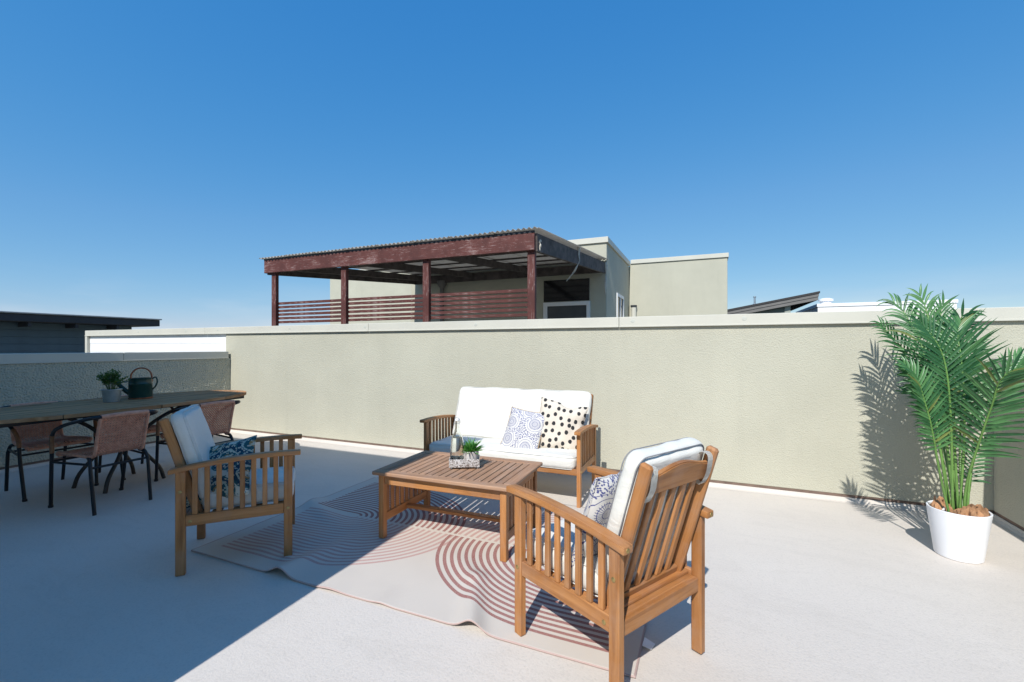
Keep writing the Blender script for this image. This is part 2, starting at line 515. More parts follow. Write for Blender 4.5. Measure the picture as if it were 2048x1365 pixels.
def birch():
    t = NT('silvered_birch_pot')
    f = t.noise(t.coord(scale=(30, 30, 5)), 2.5, 5, 0.65, 0.4)
    t.set(Base_Color=t.ramp(f, [(0.3, (0.22, 0.19, 0.17)), (0.5, (0.5, 0.46, 0.43)), (0.7, (0.66, 0.63, 0.6))]), Roughness=0.6)
    t.bump(f, 0.5, 0.004)
    return t.m
BIRCH = birch()

# ------------------------------------------------------------------ helpers
def link(name, me, parent=None, mat=None):
    o = bpy.data.objects.new(name, me)
    C.objects.link(o)
    if parent is not None:
        o.parent = parent
    if mat is not None and me is not None and not me.materials:
        me.materials.append(mat)
    return o

def tag(o, label=None, cat=None, group=None, kind=None):
    if label: o['label'] = label
    if cat: o['category'] = cat
    if group: o['group'] = group
    if kind: o['kind'] = kind
    return o

def thing(name, label, cat, loc=(0, 0, 0), rz=0.0, group=None, sc=None):
    o = bpy.data.objects.new(name, None)
    C.objects.link(o)
    o.location = loc
    o.rotation_euler = (0, 0, rz)
    o.empty_display_size = 0.1
    if sc: o.scale = sc
    return tag(o, label, cat, group)

def copy_tree(o, parent=None):
    c = o.copy()
    C.objects.link(c)
    if parent is not None:
        c.parent = parent
    for ch in [x for x in bpy.data.objects if x.parent == o]:
        copy_tree(ch, c)
    return c

def mesh_of(bm, name, smooth=False, angle=None):
    me = bpy.data.meshes.new(name)
    bmesh.ops.recalc_face_normals(bm, faces=bm.faces)
    bm.to_mesh(me)
    bm.free()
    if smooth:
        for p in me.polygons: p.use_smooth = True
        if angle:
            try: me.set_sharp_from_angle(angle=radians(angle))
            except Exception: pass
    return me

CACHE = {}
def box_mesh(sx, sy, sz, bev=0.0025):
    key = (round(sx, 4), round(sy, 4), round(sz, 4), round(bev, 4))
    if key in CACHE and False:
        return CACHE[key]
    bm = bmesh.new()
    bmesh.ops.create_cube(bm, size=1)
    bmesh.ops.scale(bm, vec=(sx, sy, sz), verts=bm.verts)
    if bev > 0:
        bmesh.ops.bevel(bm, geom=bm.edges[:], offset=min(bev, 0.3 * min(sx, sy, sz)), segments=1, affect='EDGES', profile=0.7)
    me = mesh_of(bm, 'box')
    return me

MESH = {}
def shared_box(sx, sy, sz, bev, mat):
    key = (round(sx, 4), round(sy, 4), round(sz, 4), round(bev, 4), mat.name)
    if key not in MESH:
        me = box_mesh(sx, sy, sz, bev)
        me.materials.append(mat)
        MESH[key] = me
    return MESH[key]

def box(name, parent, lo, hi, mat, bev=0.0025):
    s = [hi[i] - lo[i] for i in range(3)]
    c = [(hi[i] + lo[i]) / 2 for i in range(3)]
    o = link(name, shared_box(*s, bev, mat), parent)
    o.location = c
    return o

def bar(name, parent, p0, p1, wx, ty, mat, hint=(1, 0, 0), bev=0.0025):
    """bevelled bar from p0 to p1: local Z along it, wx along hint"""
    p0, p1 = Vector(p0), Vector(p1)
    z = p1 - p0
    L = z.length
    z.normalize()
    h = Vector(hint)
    x = (h - z * h.dot(z)).normalized()
    y = z.cross(x)
    o = link(name, shared_box(wx, ty, L, bev, mat), parent)
    m = Matrix((x, y, z)).transposed().to_4x4()
    m.translation = (p0 + p1) / 2
    o.matrix_local = m
    return o

def catmull(pts, n=6):
    P = [Vector(p) for p in pts]
    if len(P) < 3: return P
    out = []
    Q = [2 * P[0] - P[1]] + P + [2 * P[-1] - P[-2]]
    for i in range(1, len(Q) - 2):
        a, b, c, e = Q[i - 1], Q[i], Q[i + 1], Q[i + 2]
        for k in range(n):
            t = k / n
            out.append(0.5 * ((2 * b) + (c - a) * t + (2 * a - 5 * b + 4 * c - e) * t * t + (3 * b - a - 3 * c + e) * t ** 3))
    out.append(P[-1])
    return out

def tube_into(bm, pts, r, seg=8, cap=True):
    rings = []
    n = len(pts)
    up = Vector((0.13, 0.21, 0.97))
    for i, p in enumerate(pts):
        tdir = (pts[min(i + 1, n - 1)] - pts[max(i - 1, 0)]).normalized()
        if i == 0:
            a = tdir.cross(up)
            if a.length < 0.05: a = tdir.cross(Vector((1, 0, 0)))
            a.normalize()
        else:
            a = (a - tdir * a.dot(tdir)).normalized()
        b = tdir.cross(a)
        rr = r(i / (n - 1)) if callable(r) else r
        rings.append([bm.verts.new(p + (a * cos(2 * pi * k / seg) + b * sin(2 * pi * k / seg)) * rr) for k in range(seg)])
    for i in range(n - 1):
        for k in range(seg):
            bm.faces.new((rings[i][k], rings[i][(k + 1) % seg], rings[i + 1][(k + 1) % seg], rings[i + 1][k]))
    if cap:
        bm.faces.new(rings[0][::-1])
        bm.faces.new(rings[-1])

def tube(name, parent, pts, r, mat, n=6, seg=8, smooth_path=True):
    bm = bmesh.new()
    P = catmull(pts, n) if smooth_path else [Vector(p) for p in pts]
    tube_into(bm, P, r, seg)
    return link(name, mesh_of(bm, name, True, 50), parent, mat)

def closed_tube(name, parent, pts, r, mat, seg=6):
    bm = bmesh.new()
    P = [Vector(p) for p in pts]
    n = len(P)
    rings = []
    for i, p in enumerate(P):
        tdir = (P[(i + 1) % n] - P[i - 1]).normalized()
        a = tdir.cross(Vector((0.1, 0.15, 0.98))).normalized()
        b = tdir.cross(a)
        rings.append([bm.verts.new(p + (a * cos(2 * pi * k / seg) + b * sin(2 * pi * k / seg)) * r) for k in range(seg)])
    for i in range(n):
        for k in range(seg):
            bm.faces.new((rings[i][k], rings[i][(k + 1) % seg], rings[(i + 1) % n][(k + 1) % seg], rings[(i + 1) % n][k]))
    return link(name, mesh_of(bm, name, True), parent, mat)

def lathe_mesh(prof, seg=40, wob=None):
    bm = bmesh.new()
    rings = []
    for r, z in prof:
        if r < 1e-5:
            rings.append([bm.verts.new((0, 0, z))])
        else:
            rings.append([bm.verts.new((r * cos(2 * pi * k / seg), r * sin(2 * pi * k / seg), z)) for k in range(seg)])
    for A, B in zip(rings, rings[1:]):
        for k in range(seg):
            a, b = A[k % len(A)], A[(k + 1) % len(A)]
            c, e = B[(k + 1) % len(B)], B[k % len(B)]
            vs = []
            for q in (a, b, c, e):
                if q not in vs: vs.append(q)
            if len(vs) > 2: bm.faces.new(vs)
    return mesh_of(bm, 'lathe', True, 40)

def lathe(name, parent, prof, mat, loc=(0, 0, 0), seg=40):
    o = link(name, lathe_mesh(prof, seg), parent, mat)
    o.location = loc
    return o

def prism(name, parent, outline, width, mat, bev=0.004, axis='x', loc=(0, 0, 0)):
    """outline in (y,z), extruded along x (centred)"""
    bm = bmesh.new()
    vs = [bm.verts.new((-width / 2, y, z)) for y, z in outline]
    f = bm.faces.new(vs)
    r = bmesh.ops.extrude_face_region(bm, geom=[f])
    nv = [e for e in r['geom'] if isinstance(e, bmesh.types.BMVert)]
    bmesh.ops.translate(bm, verts=nv, vec=(width, 0, 0))
    bmesh.ops.recalc_face_normals(bm, faces=bm.faces)
    ed = [e for e in bm.edges if len(e.link_faces) == 2 and e.calc_face_angle(0) > 0.6]
    if bev: bmesh.ops.bevel(bm, geom=ed, offset=bev, segments=2, affect='EDGES', profile=0.6)
    o = link(name, mesh_of(bm, name, True, 35), parent, mat)
    o.location = loc
    return o

def cushion_mesh(sx, sy, sz, r=0.03, bulge=0.012, seed=0, nx=22, ny=16, nz=5, wr=0.004):
    """upholstered box cushion, softly bulged with a few wrinkles; centre at origin"""
    bm = bmesh.new()
    bmesh.ops.create_cube(bm, size=2)
    for ax, cuts in ((0, nx), (1, ny), (2, nz)):
        es = [e for e in bm.edges if abs((e.verts[0].co - e.verts[1].co)[ax]) > 1.5]
        bmesh.ops.subdivide_edges(bm, edges=es, cuts=cuts, use_grid_fill=True)
    for v in bm.verts:
        a, b, c = v.co
        # pack vertices towards the edges so the rounding is smooth
        a, b = [0.5 * (q + sin(q * pi / 2)) for q in (a, b)]
        p = Vector((a * sx / 2, b * sy / 2, c * sz / 2))
        # rounding: corners in plan get radius 2r, all edges radius r
        q = Vector((max(-sx / 2 + 2 * r, min(sx / 2 - 2 * r, p.x)), max(-sy / 2 + 2 * r, min(sy / 2 - 2 * r, p.y)), p.z))
        dxy = Vector((p.x - q.x, p.y - q.y, 0))
        if dxy.length > 2 * r:
            dxy = dxy.normalized() * 2 * r
            p = Vector((q.x + dxy.x, q.y + dxy.y, p.z))
        ez = max(0.0, abs(p.z) - (sz / 2 - r))
        if ez > 0 and dxy.length > 0:
            k = sqrt(max(0.0, 1 - (ez / r) ** 2))
            lim = 2 * r - r * (1 - k)
            if dxy.length > lim:
                dd = dxy.normalized() * lim
                p.x, p.y = q.x + dd.x, q.y + dd.y
        wgt = max(0, (1 - a * a)) * max(0, (1 - b * b))
        p.z += (1 if c > 0 else -1) * abs(c) * bulge * wgt ** 0.6
        nv = mn.noise(Vector((p.x * 7 + seed, p.y * 7, p.z * 9 + seed)))
        nv2 = mn.noise(Vector((p.x * 22 + seed, p.y * 9, seed)))
        p += Vector((a, b, c)).normalized() * (nv * wr + nv2 * wr * 0.4)
        v.co = p
    return mesh_of(bm, 'cushion', True)

def loop_pts(sx, sy, z, r, n=8):
    pts = []
    for cx, cy, a0 in ((sx / 2 - r, sy / 2 - r, 0), (-sx / 2 + r, sy / 2 - r, 90), (-sx / 2 + r, -sy / 2 + r, 180), (sx / 2 - r, -sy / 2 + r, 270)):
        for k in range(n + 1):
            a = radians(a0 + 90 * k / n)
            pts.append((cx + r * cos(a), cy + r * sin(a), z))
    # densify straight runs
    out = []
    for i, p in enumerate(pts):
        q = pts[(i + 1) % len(pts)]
        out.append(p)
        L = math.dist(p, q)
        m = int(L / 0.06)
        for k in range(1, m):
            out.append(tuple(p[j] + (q[j] - p[j]) * k / m for j in range(3)))
    return out

def cushion(name, parent, sx, sy, sz, mat, loc, rot=(0, 0, 0), seed=0, pip=None, r=0.028, bulge=0.012):
    o = link(name, cushion_mesh(sx, sy, sz, r, bulge, seed, wr=0.009), parent, mat)
    o.location = loc
    o.rotation_euler = rot
    for s in (1, -1):
        closed_tube('piping', o, loop_pts(sx - 0.016, sy - 0.016, s * (sz / 2 - 0.006), 0.05), 0.0026, pip or PIPING)
    return o

def pillow_mesh(sx, sy, th, seed=0, n=26, dip=0.0, side_mat=False):
    """two bulging sheets meeting in a pinched seam, corners drawn out"""
    bm = bmesh.new()
    def outline(u, v):
        ku = 1 - 0.07 * (1 - v * v) * abs(u) ** 3
        kv = 1 - 0.07 * (1 - u * u) * abs(v) ** 3
        x, y = u * ku * sx / 2, v * kv * sy / 2
        if v > 0 and dip: y -= dip * sy * max(0, 1 - ((u - 0.25) / 0.45) ** 2) * v
        return x, y
    top, bot = {}, {}
    for i in range(n + 1):
        for j in range(n + 1):
            u, v = -1 + 2 * i / n, -1 + 2 * j / n
            u, v = 0.5 * (u + sin(u * pi / 2)), 0.5 * (v + sin(v * pi / 2))
            x, y = outline(u, v)
            h = th / 2 * (max(0, 1 - u ** 4) * max(0, 1 - v ** 4)) ** 0.6 * (1 - 0.18 * (u * u + v * v))
            e = i in (0, n) or j in (0, n)
            nz = 0 if e else mn.noise(Vector((u * 2.4 + seed, v * 2.4, seed))) * th * 0.12 + mn.noise(Vector((u * 6 + seed, v * 5, 3))) * th * 0.05
            t = bm.verts.new((x, y, h + nz + 0.001))
            top[i, j] = t
            bot[i, j] = t if e else bm.verts.new((x, y, -h + nz - 0.001))
    for i in range(n):
        for j in range(n):
            for dct, fl, mi in ((top, False, 0), (bot, True, 1)):
                vs = [dct[i, j], dct[i + 1, j], dct[i + 1, j + 1], dct[i, j + 1]]
                if fl: vs = vs[::-1]
                try:
                    f = bm.faces.new(vs)
                    f.material_index = mi
                except ValueError: pass
    me = bpy.data.meshes.new('pillow')
    bm.to_mesh(me)
    bm.free()
    for p in me.polygons: p.use_smooth = True
    return me

def pillow(name, label, sx, sy, th, front, back, loc, xdir, ydir, seed=0, dip=0.0, group=None):
    x = Vector(xdir).normalized()
    y = Vector(ydir)
    y = (y - x * y.dot(x)).normalized()
    z = x.cross(y)
    me = pillow_mesh(sx, sy, th, seed, dip=dip)
    me.materials.append(front)
    me.materials.append(back)
    root = thing(name, label, 'pillow', group=group)
    m = Matrix((x, y, z)).transposed().to_4x4()
    m.translation = Vector(loc)
    root.matrix_world = m
    o = link('pillow_cover', me, root)
    # corded seam
    n = 26
    pts = []
    for k in range(4 * n):
        s, q = divmod(k, n)
        tt = -1 + 2 * q / n
        tt = 0.5 * (tt + sin(tt * pi / 2))
        u, v = ((tt, -1), (1, tt), (-tt, 1), (-1, -tt))[s]
        ku = 1 - 0.07 * (1 - v * v) * abs(u) ** 3
        kv = 1 - 0.07 * (1 - u * u) * abs(v) ** 3
        X, Y = u * ku * sx / 2, v * kv * sy / 2
        if v > 0 and dip: Y -= dip * sy * max(0, 1 - ((u - 0.25) / 0.45) ** 2) * v
        pts.append((X, Y, 0.0))
    closed_tube('seam_cord', root, pts, 0.003, back, 5)
    return root

# ------------------------------------------------------------------ the setting
WALL_Y, LEFT_X, RIGHT_X = 4.36, -6.35, 1.93
bm = bmesh.new()
bmesh.ops.create_grid(bm, x_segments=2, y_segments=2, size=2500)
g = link('ground', mesh_of(bm, 'ground'), None, plain('distant_ground', (0.16, 0.15, 0.12), 0.9, 0.3, 0.02))
g.location = (0, 0, -9)
tag(g, kind='structure')

fl = box('terrace_floor', None, (LEFT_X - 0.2, -3.4, -0.3), (RIGHT_X + 0.3, WALL_Y + 0.1, 0), FLOOR, 0)
tag(fl, kind='structure')
# coating turned up the wall foot as a small cove
def cove(name, p0, p1, inward):
    bm = bmesh.new()
    prof = [(0.0, 0.034), (0.006, 0.034), (0.012, 0.02), (0.03, 0.006), (0.06, 0.0012), (0.0, 0.0012)]
    p0, p1, inn = Vector(p0), Vector(p1), Vector(inward)
    A = [bm.verts.new(p0 + inn * a + Vector((0, 0, z))) for a, z in prof]
    B = [bm.verts.new(p1 + inn * a + Vector((0, 0, z))) for a, z in prof]
    n = len(prof)
    for k in range(n):
        bm.faces.new((A[k], A[(k + 1) % n], B[(k + 1) % n], B[k]))
    bm.faces.new(A[::-1]); bm.faces.new(B)
    return link(name, mesh_of(bm, name), fl, FLOOR)
for o in (cove('upturn', (LEFT_X, WALL_Y + 0.004, 0), (RIGHT_X, WALL_Y + 0.004, 0), (0, -1, 0)),
          cove('upturn', (LEFT_X - 0.004, -3, 0), (LEFT_X - 0.004, WALL_Y, 0), (1, 0, 0)),
          cove('upturn', (RIGHT_X + 0.004, -1.2, 0), (RIGHT_X + 0.004, WALL_Y, 0), (-1, 0, 0))):
    o.location = (-fl.location[0], -fl.location[1], -fl.location[2])

# main parapet
pw = thing('parapet_wall', 'long sage stucco parapet wall with pale metal coping behind the white sofa', 'wall', (-2.2, WALL_Y, 0))
def rel(root, p): return tuple(p[i] - root.location[i] for i in range(3))
def rbox(name, root, lo, hi, mat, bev=0.003):
    return box(name, root, rel(root, lo), rel(root, hi), mat, bev)
rbox('stucco_face', pw, (-6.46, WALL_Y, 0.056), (4.4, WALL_Y + 0.22, 1.44), STUCCO, 0.004)
rbox('weep_screed', pw, (-6.46, WALL_Y + 0.006, 0.03), (4.4, WALL_Y + 0.2, 0.056), WEEP, 0)
rbox('footing', pw, (-10.2, WALL_Y + 0.01, -0.5), (4.4, WALL_Y + 0.2, 0.03), FLOOR, 0)
xs = [-10.24, -6.9, -3.79, -0.75, 2.3, 4.42]
for a, b in zip(xs, xs[1:]):
    cp = rbox('coping', pw, (a + 0.0015, WALL_Y - 0.024, 1.438), (b - 0.0015, WALL_Y + 0.245, 1.53), COPING, 0.004)
    rbox('drip_edge', pw, (a + 0.002, WALL_Y - 0.03, 1.432), (b - 0.002, WALL_Y - 0.018, 1.444), COPING, 0.001)
for x in (-9.75, -8.6, -7.35, -6.6, -5.13, -3.84, -2.3, -0.62, 0.32, 1.84, 3.0):
    o = lathe('sealant_spot', pw, [(0, 0.0016), (0.016, 0.0012), (0.02, 0), (0, 0)], FASTENER, rel(pw, (x, WALL_Y - 0.0242, 1.488)), 16)
    o.rotation_euler = (pi / 2, 0, 0)
for k in range(4):
    rbox('siding_board', pw, (-10.17, WALL_Y + 0.02 - 0.002 * (k % 2), 0.86 + 0.145 * k), (-6.475, WALL_Y + 0.2, 1.003 + 0.145 * k), WHITE, 0.003)
rbox('lower_siding', pw, (-10.17, WALL_Y + 0.03, -0.4), (-6.475, WALL_Y + 0.2, 0.858), WHITE, 0)
rbox('corner_trim', pw, (-10.24, WALL_Y - 0.024, -0.4), (-10.172, WALL_Y + 0.245, 1.436), COPING, 0.003)

lw = thing('parapet_wall', 'low shaded stucco parapet wall behind the oval dining table', 'wall', (LEFT_X, 0.6, 0))
rbox('stucco_face', lw, (LEFT_X - 0.2, -3.2, 0.056), (LEFT_X - 0.024, WALL_Y - 0.003, 1.08), STUCCO, 0.003)
rbox('stucco_face', lw, (LEFT_X - 0.0235, -3.2, 0.057), (LEFT_X, 1.9, 1.079), STUCCO, 0.0)
rbox('weep_screed', lw, (LEFT_X - 0.19, -3.2, 0.0), (LEFT_X - 0.006, WALL_Y - 0.003, 0.056), WEEP, 0)
# real relief on the stucco: the sun only grazes this face
def relief(name, root, y0, y1, z0, z1, step):
    ny_, nz_ = int((y1 - y0) / step), int((z1 - z0) / step)
    vs, fs = [], []
    for j in range(nz_ + 1):
        for i in range(ny_ + 1):
            y, z = y0 + (y1 - y0) * i / ny_, z0 + (z1 - z0) * j / nz_
            h = mn.noise(Vector((y * 62, z * 62, 3))) + 0.45 * mn.noise(Vector((y * 120, z * 120, 9))) + 0.5 * mn.noise(Vector((y * 12, z * 12, 5)))
            vs.append((LEFT_X - 0.005 + 0.0078 * h - root.location[0], y - root.location[1], z))
    for j in range(nz_):
        for i in range(ny_):
            a = j * (ny_ + 1) + i
            fs.append((a, a + 1, a + ny_ + 2, a + ny_ + 1))
    me = bpy.data.meshes.new(name)
    me.from_pydata(vs, [], fs)
    me.update()
    return link(name, me, root, STUCCO)
relief('stucco_relief', lw, 1.9, WALL_Y - 0.004, 0.058, 1.073, 0.0052)
ys = [-3.2, 0.1, 3.05, WALL_Y - 0.032]
for a, b in zip(ys, ys[1:]):
    rbox('coping', lw, (LEFT_X - 0.225, a + 0.0015, 1.08), (LEFT_X + 0.005, b - 0.0015, 1.175), COPING, 0.004)
    rbox('drip_edge', lw, (LEFT_X + 0.001, a + 0.002, 1.074), (LEFT_X + 0.009, b - 0.002, 1.084), COPING, 0.001)

rw = thing('parapet_wall', 'low shaded stucco parapet wall beside the potted palm', 'wall', (RIGHT_X, 1.5, 0))
rbox('stucco_face', rw, (RIGHT_X, -1.3, 0.056), (RIGHT_X + 0.2, WALL_Y - 0.003, 1.08), STUCCO, 0.003)
rbox('weep_screed', rw, (RIGHT_X + 0.006, -1.3, 0.0), (RIGHT_X + 0.19, WALL_Y - 0.003, 0.056), WEEP, 0)
rbox('coping', rw, (RIGHT_X - 0.022, -1.3, 1.08), (RIGHT_X + 0.225, WALL_Y - 0.03, 1.165), COPING, 0.004)

# stair house behind the camera: it throws the broad shade over the left of the terrace
sh = thing('stair_house', 'tall stucco stair house at the back left of the terrace', 'building', (-4.5, -1.5, 0))
rbox('stucco_wall', sh, (-7.2, -3.3, 0.0), (-1.785, 0.14, 3.83), STUCCO_WHITE, 0)
rbox('coping', sh, (-7.24, -3.3, 3.83), (-1.765, 0.17, 3.93), COPING, 0)

# ------------------------------------------------------------------ neighbours
PY = 5.5
pg = thing('pergola', 'peeling dark red timber pergola with corrugated roof beyond the wall', 'pergola', (-4.6, PY, 0.0))
def L(p): return rel(pg, p)
PX = (-6.93, -5.34, -3.765, -2.105)
XL, XR = -7.10, -2.04
slope = (3.13 - 2.74) / (9.9 - PY)
def rz(y, z0): return z0 + slope * (y - PY)
bar('front_beam', pg, L((XL, PY, 2.645)), L((XR, PY, 2.625)), 0.225, 0.05, REDPAINT, (0, 0, 1), 0.004)
for i, x in enumerate(PX):
    bar('post', pg, L((x, PY + 0.06, -0.2)), L((x, PY + 0.06, 2.6)), 0.105, 0.065, REDPAINT, (1, 0, 0), 0.004)
for i in range(3):
    for k in range(6):
        z = 1.675 + 0.066 * k
        bar('slat', pg, L((PX[i] - 0.01, PY + 0.105, z + random.uniform(-.003, .003))), L((PX[i + 1] + 0.01, PY + 0.105, z + random.uniform(-.003, .003))), 0.043, 0.02, REDPAINT, (0, 0, 1), 0.002)
for x in (-6.75, -5.34, -3.765, -2.25):
    bar('rafter', pg, L((x, PY + 0.03, 2.64)), L((x, 9.92, rz(9.92, 2.64))), 0.06, 0.13, OLDBEAM, (1, 0, 0), 0.003)
bar('side_beam', pg, L((XL + 0.02, PY + 0.03, 2.62)), L((XL + 0.02, 9.95, rz(9.95, 2.62))), 0.05, 0.22, OLDBEAM, (1, 0, 0), 0.004)
bar('side_beam', pg, L((XR + 0.0, PY + 0.03, 2.62)), L((XR + 0.0, 9.95, rz(9.95, 2.60))), 0.05, 0.24, OLDBEAM, (1, 0, 0), 0.004)
bar('rear_beam', pg, L((XL, 9.92, rz(9.92, 2.6))), L((XR, 9.92, rz(9.92, 2.6))), 0.2, 0.05, OLDBEAM, (0, 0, 1), 0.003)
for k in range(5):
    y = PY + 0.8 + 0.8 * k
    bar('purlin', pg, L((XL + 0.05, y, rz(y, 2.725))), L((XR - 0.03, y, rz(y, 2.725))), 0.03, 0.035, OLDBEAM, (0, 0, 1), 0.002)
bar('gap_shade_strip', pg, L((XL, PY - .012, 2.768)), L((XR, PY - .012, 2.755)), 0.03, 0.03, DARKTRIM, (0, 0, 1), 0.001)  # added dark strip: shade in the gap under the sheets, done as colour
# corrugated sheets, each its own part
def corr_mesh(width, length, period=0.076, amp=0.014):
    n = int(width / period * 8)
    vs, fs = [], []
    rows = 6
    for j in range(rows + 1):
        for i in range(n + 1):
            x = width * i / n
            vs.append((x, length * j / rows, amp * sin(2 * pi * x / period)))
    for j in range(rows):
        for i in range(n):
            a = j * (n + 1) + i
            fs.append((a, a + 1, a + n + 2, a + n + 1))
    # underside for thickness
    m = len(vs)
    vs += [(x, y, z - 0.003) for x, y, z in vs]
    fs += [tuple(q + m for q in f[::-1]) for f in fs]
    for j in (0, rows):
        for i in range(n):
            a = j * (n + 1) + i
            fs.append((a, a + m, a + 1 + m, a + 1) if j == 0 else (a + 1, a + 1 + m, a + m, a))
    me = bpy.data.meshes.new('corrugated')
    me.from_pydata(vs, [], fs)
    for p in me.polygons: p.use_smooth = True
    me.materials.append(CORRUG)
    return me
cm = corr_mesh(0.684, 4.62)
nsh = 8
for k in range(nsh):
    o = link('corrugated_sheet', cm, pg)
    x = XL - 0.07 + k * 0.646
    o.location = L((x, PY - 0.07, 2.787 + (0.004 if k % 2 else 0)))
    o.rotation_euler = (math.atan(slope), 0, 0)
# frayed strips hanging from the right edge
def strip(pts, r0):
    bm = bmesh.new()
    for q in range(3):
        P = [Vector(p) + Vector((random.uniform(-.012, .012), random.uniform(-.012, .012), 0)) for p in pts]
        tube_into(bm, catmull([L(p) for p in P], 5), lambda t: r0 * (0.6 + 0.7 * sin(t * 9 + q)) * (1 - 0.7 * t) + 0.001, 5)
    return link('frayed_strip', mesh_of(bm, 'frayed_strip', True), pg, RAG)
strip([(XR + .03, PY + .1, 2.66), (XR + .035, PY + .1, 2.6), (XR + .03, PY + .12, 2.52)], 0.016)
strip([(XR + .035, 7.6, 2.98), (XR + .04, 7.6, 2.86), (XR + .05, 7.58, 2.72), (XR + .0, 7.55, 2.6), (XR - .08, 7.55, 2.5), (XR - .16, 7.5, 2.38)], 0.016)
strip([(XR + .03, 9.9, 3.1), (XR + .04, 9.9, 2.9), (XR + .03, 9.9, 2.65), (XR + .035, 9.9, 2.4)], 0.03)

ha = thing('stair_house', 'stucco stair house with dark window and white framed door behind the pergola', 'building', (-4.6, 10.05, -9))
rbox('stucco_wall', ha, (-7.32, 10.05, -9), (-2.01, 15.0, 3.58), STUCCO_FAR, 0.01)
rbox('coping', ha, (-7.36, 10.01, 3.58), (-1.97, 13.26, 3.71), COPING, 0.006)
wf = rbox('window', ha, (-3.5, 10.035, 2.3), (-2.4, 10.0505, 2.8), GLASSDARK, 0.003)
dr = rbox('door', ha, (-3.40, 10.02, 0.1), (-2.46, 10.045, 2.2), SCREEN, 0.003)
def drel(lo, hi, mat):
    o = box('door_frame', dr, tuple(lo[i] - ha.location[i] - dr.location[i] for i in range(3)), tuple(hi[i] - ha.location[i] - dr.location[i] for i in range(3)), mat, 0.004)
drel((-3.50, 9.99, 0.1), (-3.402, 10.048, 2.28), WHITE)
drel((-2.458, 9.99, 0.1), (-2.38, 10.048, 2.28), WHITE)
drel((-3.402, 9.99, 2.19), (-2.458, 10.048, 2.28), WHITE)
sw = rbox('window', ha, (-2.02, 11.3, 1.7), (-2.0, 12.15, 2.5), GLASSDARK, 0.003)
for lo, hi in (((-2.0, 11.22, 1.7), (-1.975, 11.3, 2.58)), ((-2.0, 12.15, 1.7), (-1.975, 12.23, 2.58)), ((-2.0, 11.3, 2.5), (-1.975, 12.15, 2.58)), ((-2.0, 11.7, 1.7), (-1.98, 11.76, 2.5))):
    box('window_frame', sw, tuple(lo[i] - ha.location[i] - sw.location[i] for i in range(3)), tuple(hi[i] - ha.location[i] - sw.location[i] for i in range(3)), WHITE, 0.003)
ds = lathe('rain_head', ha, [(0, 0.2), (0.13, 0.2), (0.13, 0.12), (0.05, 0), (0, 0)], GREYTRIM, rel(ha, (-6.27, 9.95, 2.75)), 14)
box('downpipe', ds, (-0.045, -0.03, -1.6), (0.045, 0.03, 0.02), GREYTRIM, 0.004)

hb = thing('roof_house', 'plain stucco roof house with pale coping right of the pergola', 'building', (-0.7, 13.3, -9))
rbox('stucco_wall', hb, (-2.0, 13.3, -9), (0.58, 17, 3.66), STUCCO_FAR, 0.01)
rbox('coping', hb, (-1.96, 13.265, 3.64), (0.61, 17, 3.76), COPING, 0.006)
hc = thing('roof_house', 'sunlit stucco roof house seen through the left half of the pergola', 'building', (-12, 14.5, -9))
rbox('stucco_wall', hc, (-14.25, 14.0, -9), (-7.5, 18, 4.2), STUCCO_FAR, 0.01)
rbox('coping', hc, (-14.28, 13.96, 4.2), (-7.46, 18, 4.32), COPING, 0.006)

for x, y, nm in ((-1.86, 13.2, 'cylindrical wall lamp on the roof house near its left corner'),):
    t = thing('wall_lamp', nm, 'lamp', (x, y, 2.08))
    lathe('lamp_body', t, [(0, 0), (0.075, 0), (0.075, 0.3), (0, 0.3)], COPING, seg=18)
    lathe('lamp_cap', t, [(0, 0.3), (0.09, 0.3), (0.09, 0.35), (0, 0.36)], DARKTRIM, seg=18)
    if y < 12: box('bracket', t, (-0.12, -0.03, 0.1), (-0.07, 0.03, 0.2), DARKTRIM)
    else: box('bracket', t, (-0.03, 0.07, 0.1), (0.03, 0.105, 0.2), DARKTRIM)

# dark house on the left
dh = thing('house', 'dark blue grey house with deep flat eaves at the far left', 'house', (-17, 4, -9))
for k in range(7):
    z = 0.55 + 0.19 * k
    rbox('siding_board', dh, (-18, -3, z), (-16.62 + 0.004 * (k % 2), 8.2, z + 0.187), DARKHOUSE, 0.004)
rbox('wall', dh, (-22, -3, -9), (-16.64, 8.18, 1.88), DARKHOUSE, 0)
rbox('soffit', dh, (-22.2, -3.5, 1.88), (-16.06, 8.6, 1.93), DARKTRIM, 0)
rbox('fascia', dh, (-22.2, -3.6, 1.885), (-16.0, 8.66, 2.08), DARKTRIM, 0.01)
rbox('roof_sheet', dh, (-22.25, -3.65, 2.085), (-15.95, 8.7, 2.125), plain('pale_roof_edge', (0.3, 0.32, 0.33), 0.6), 0.01)
for k in range(10):
    rbox('rafter_tail', dh, (-16.62, -1 + k * 0.95, 1.76), (-16.07, -0.93 + k * 0.95, 1.878), DARKTRIM, 0.004)

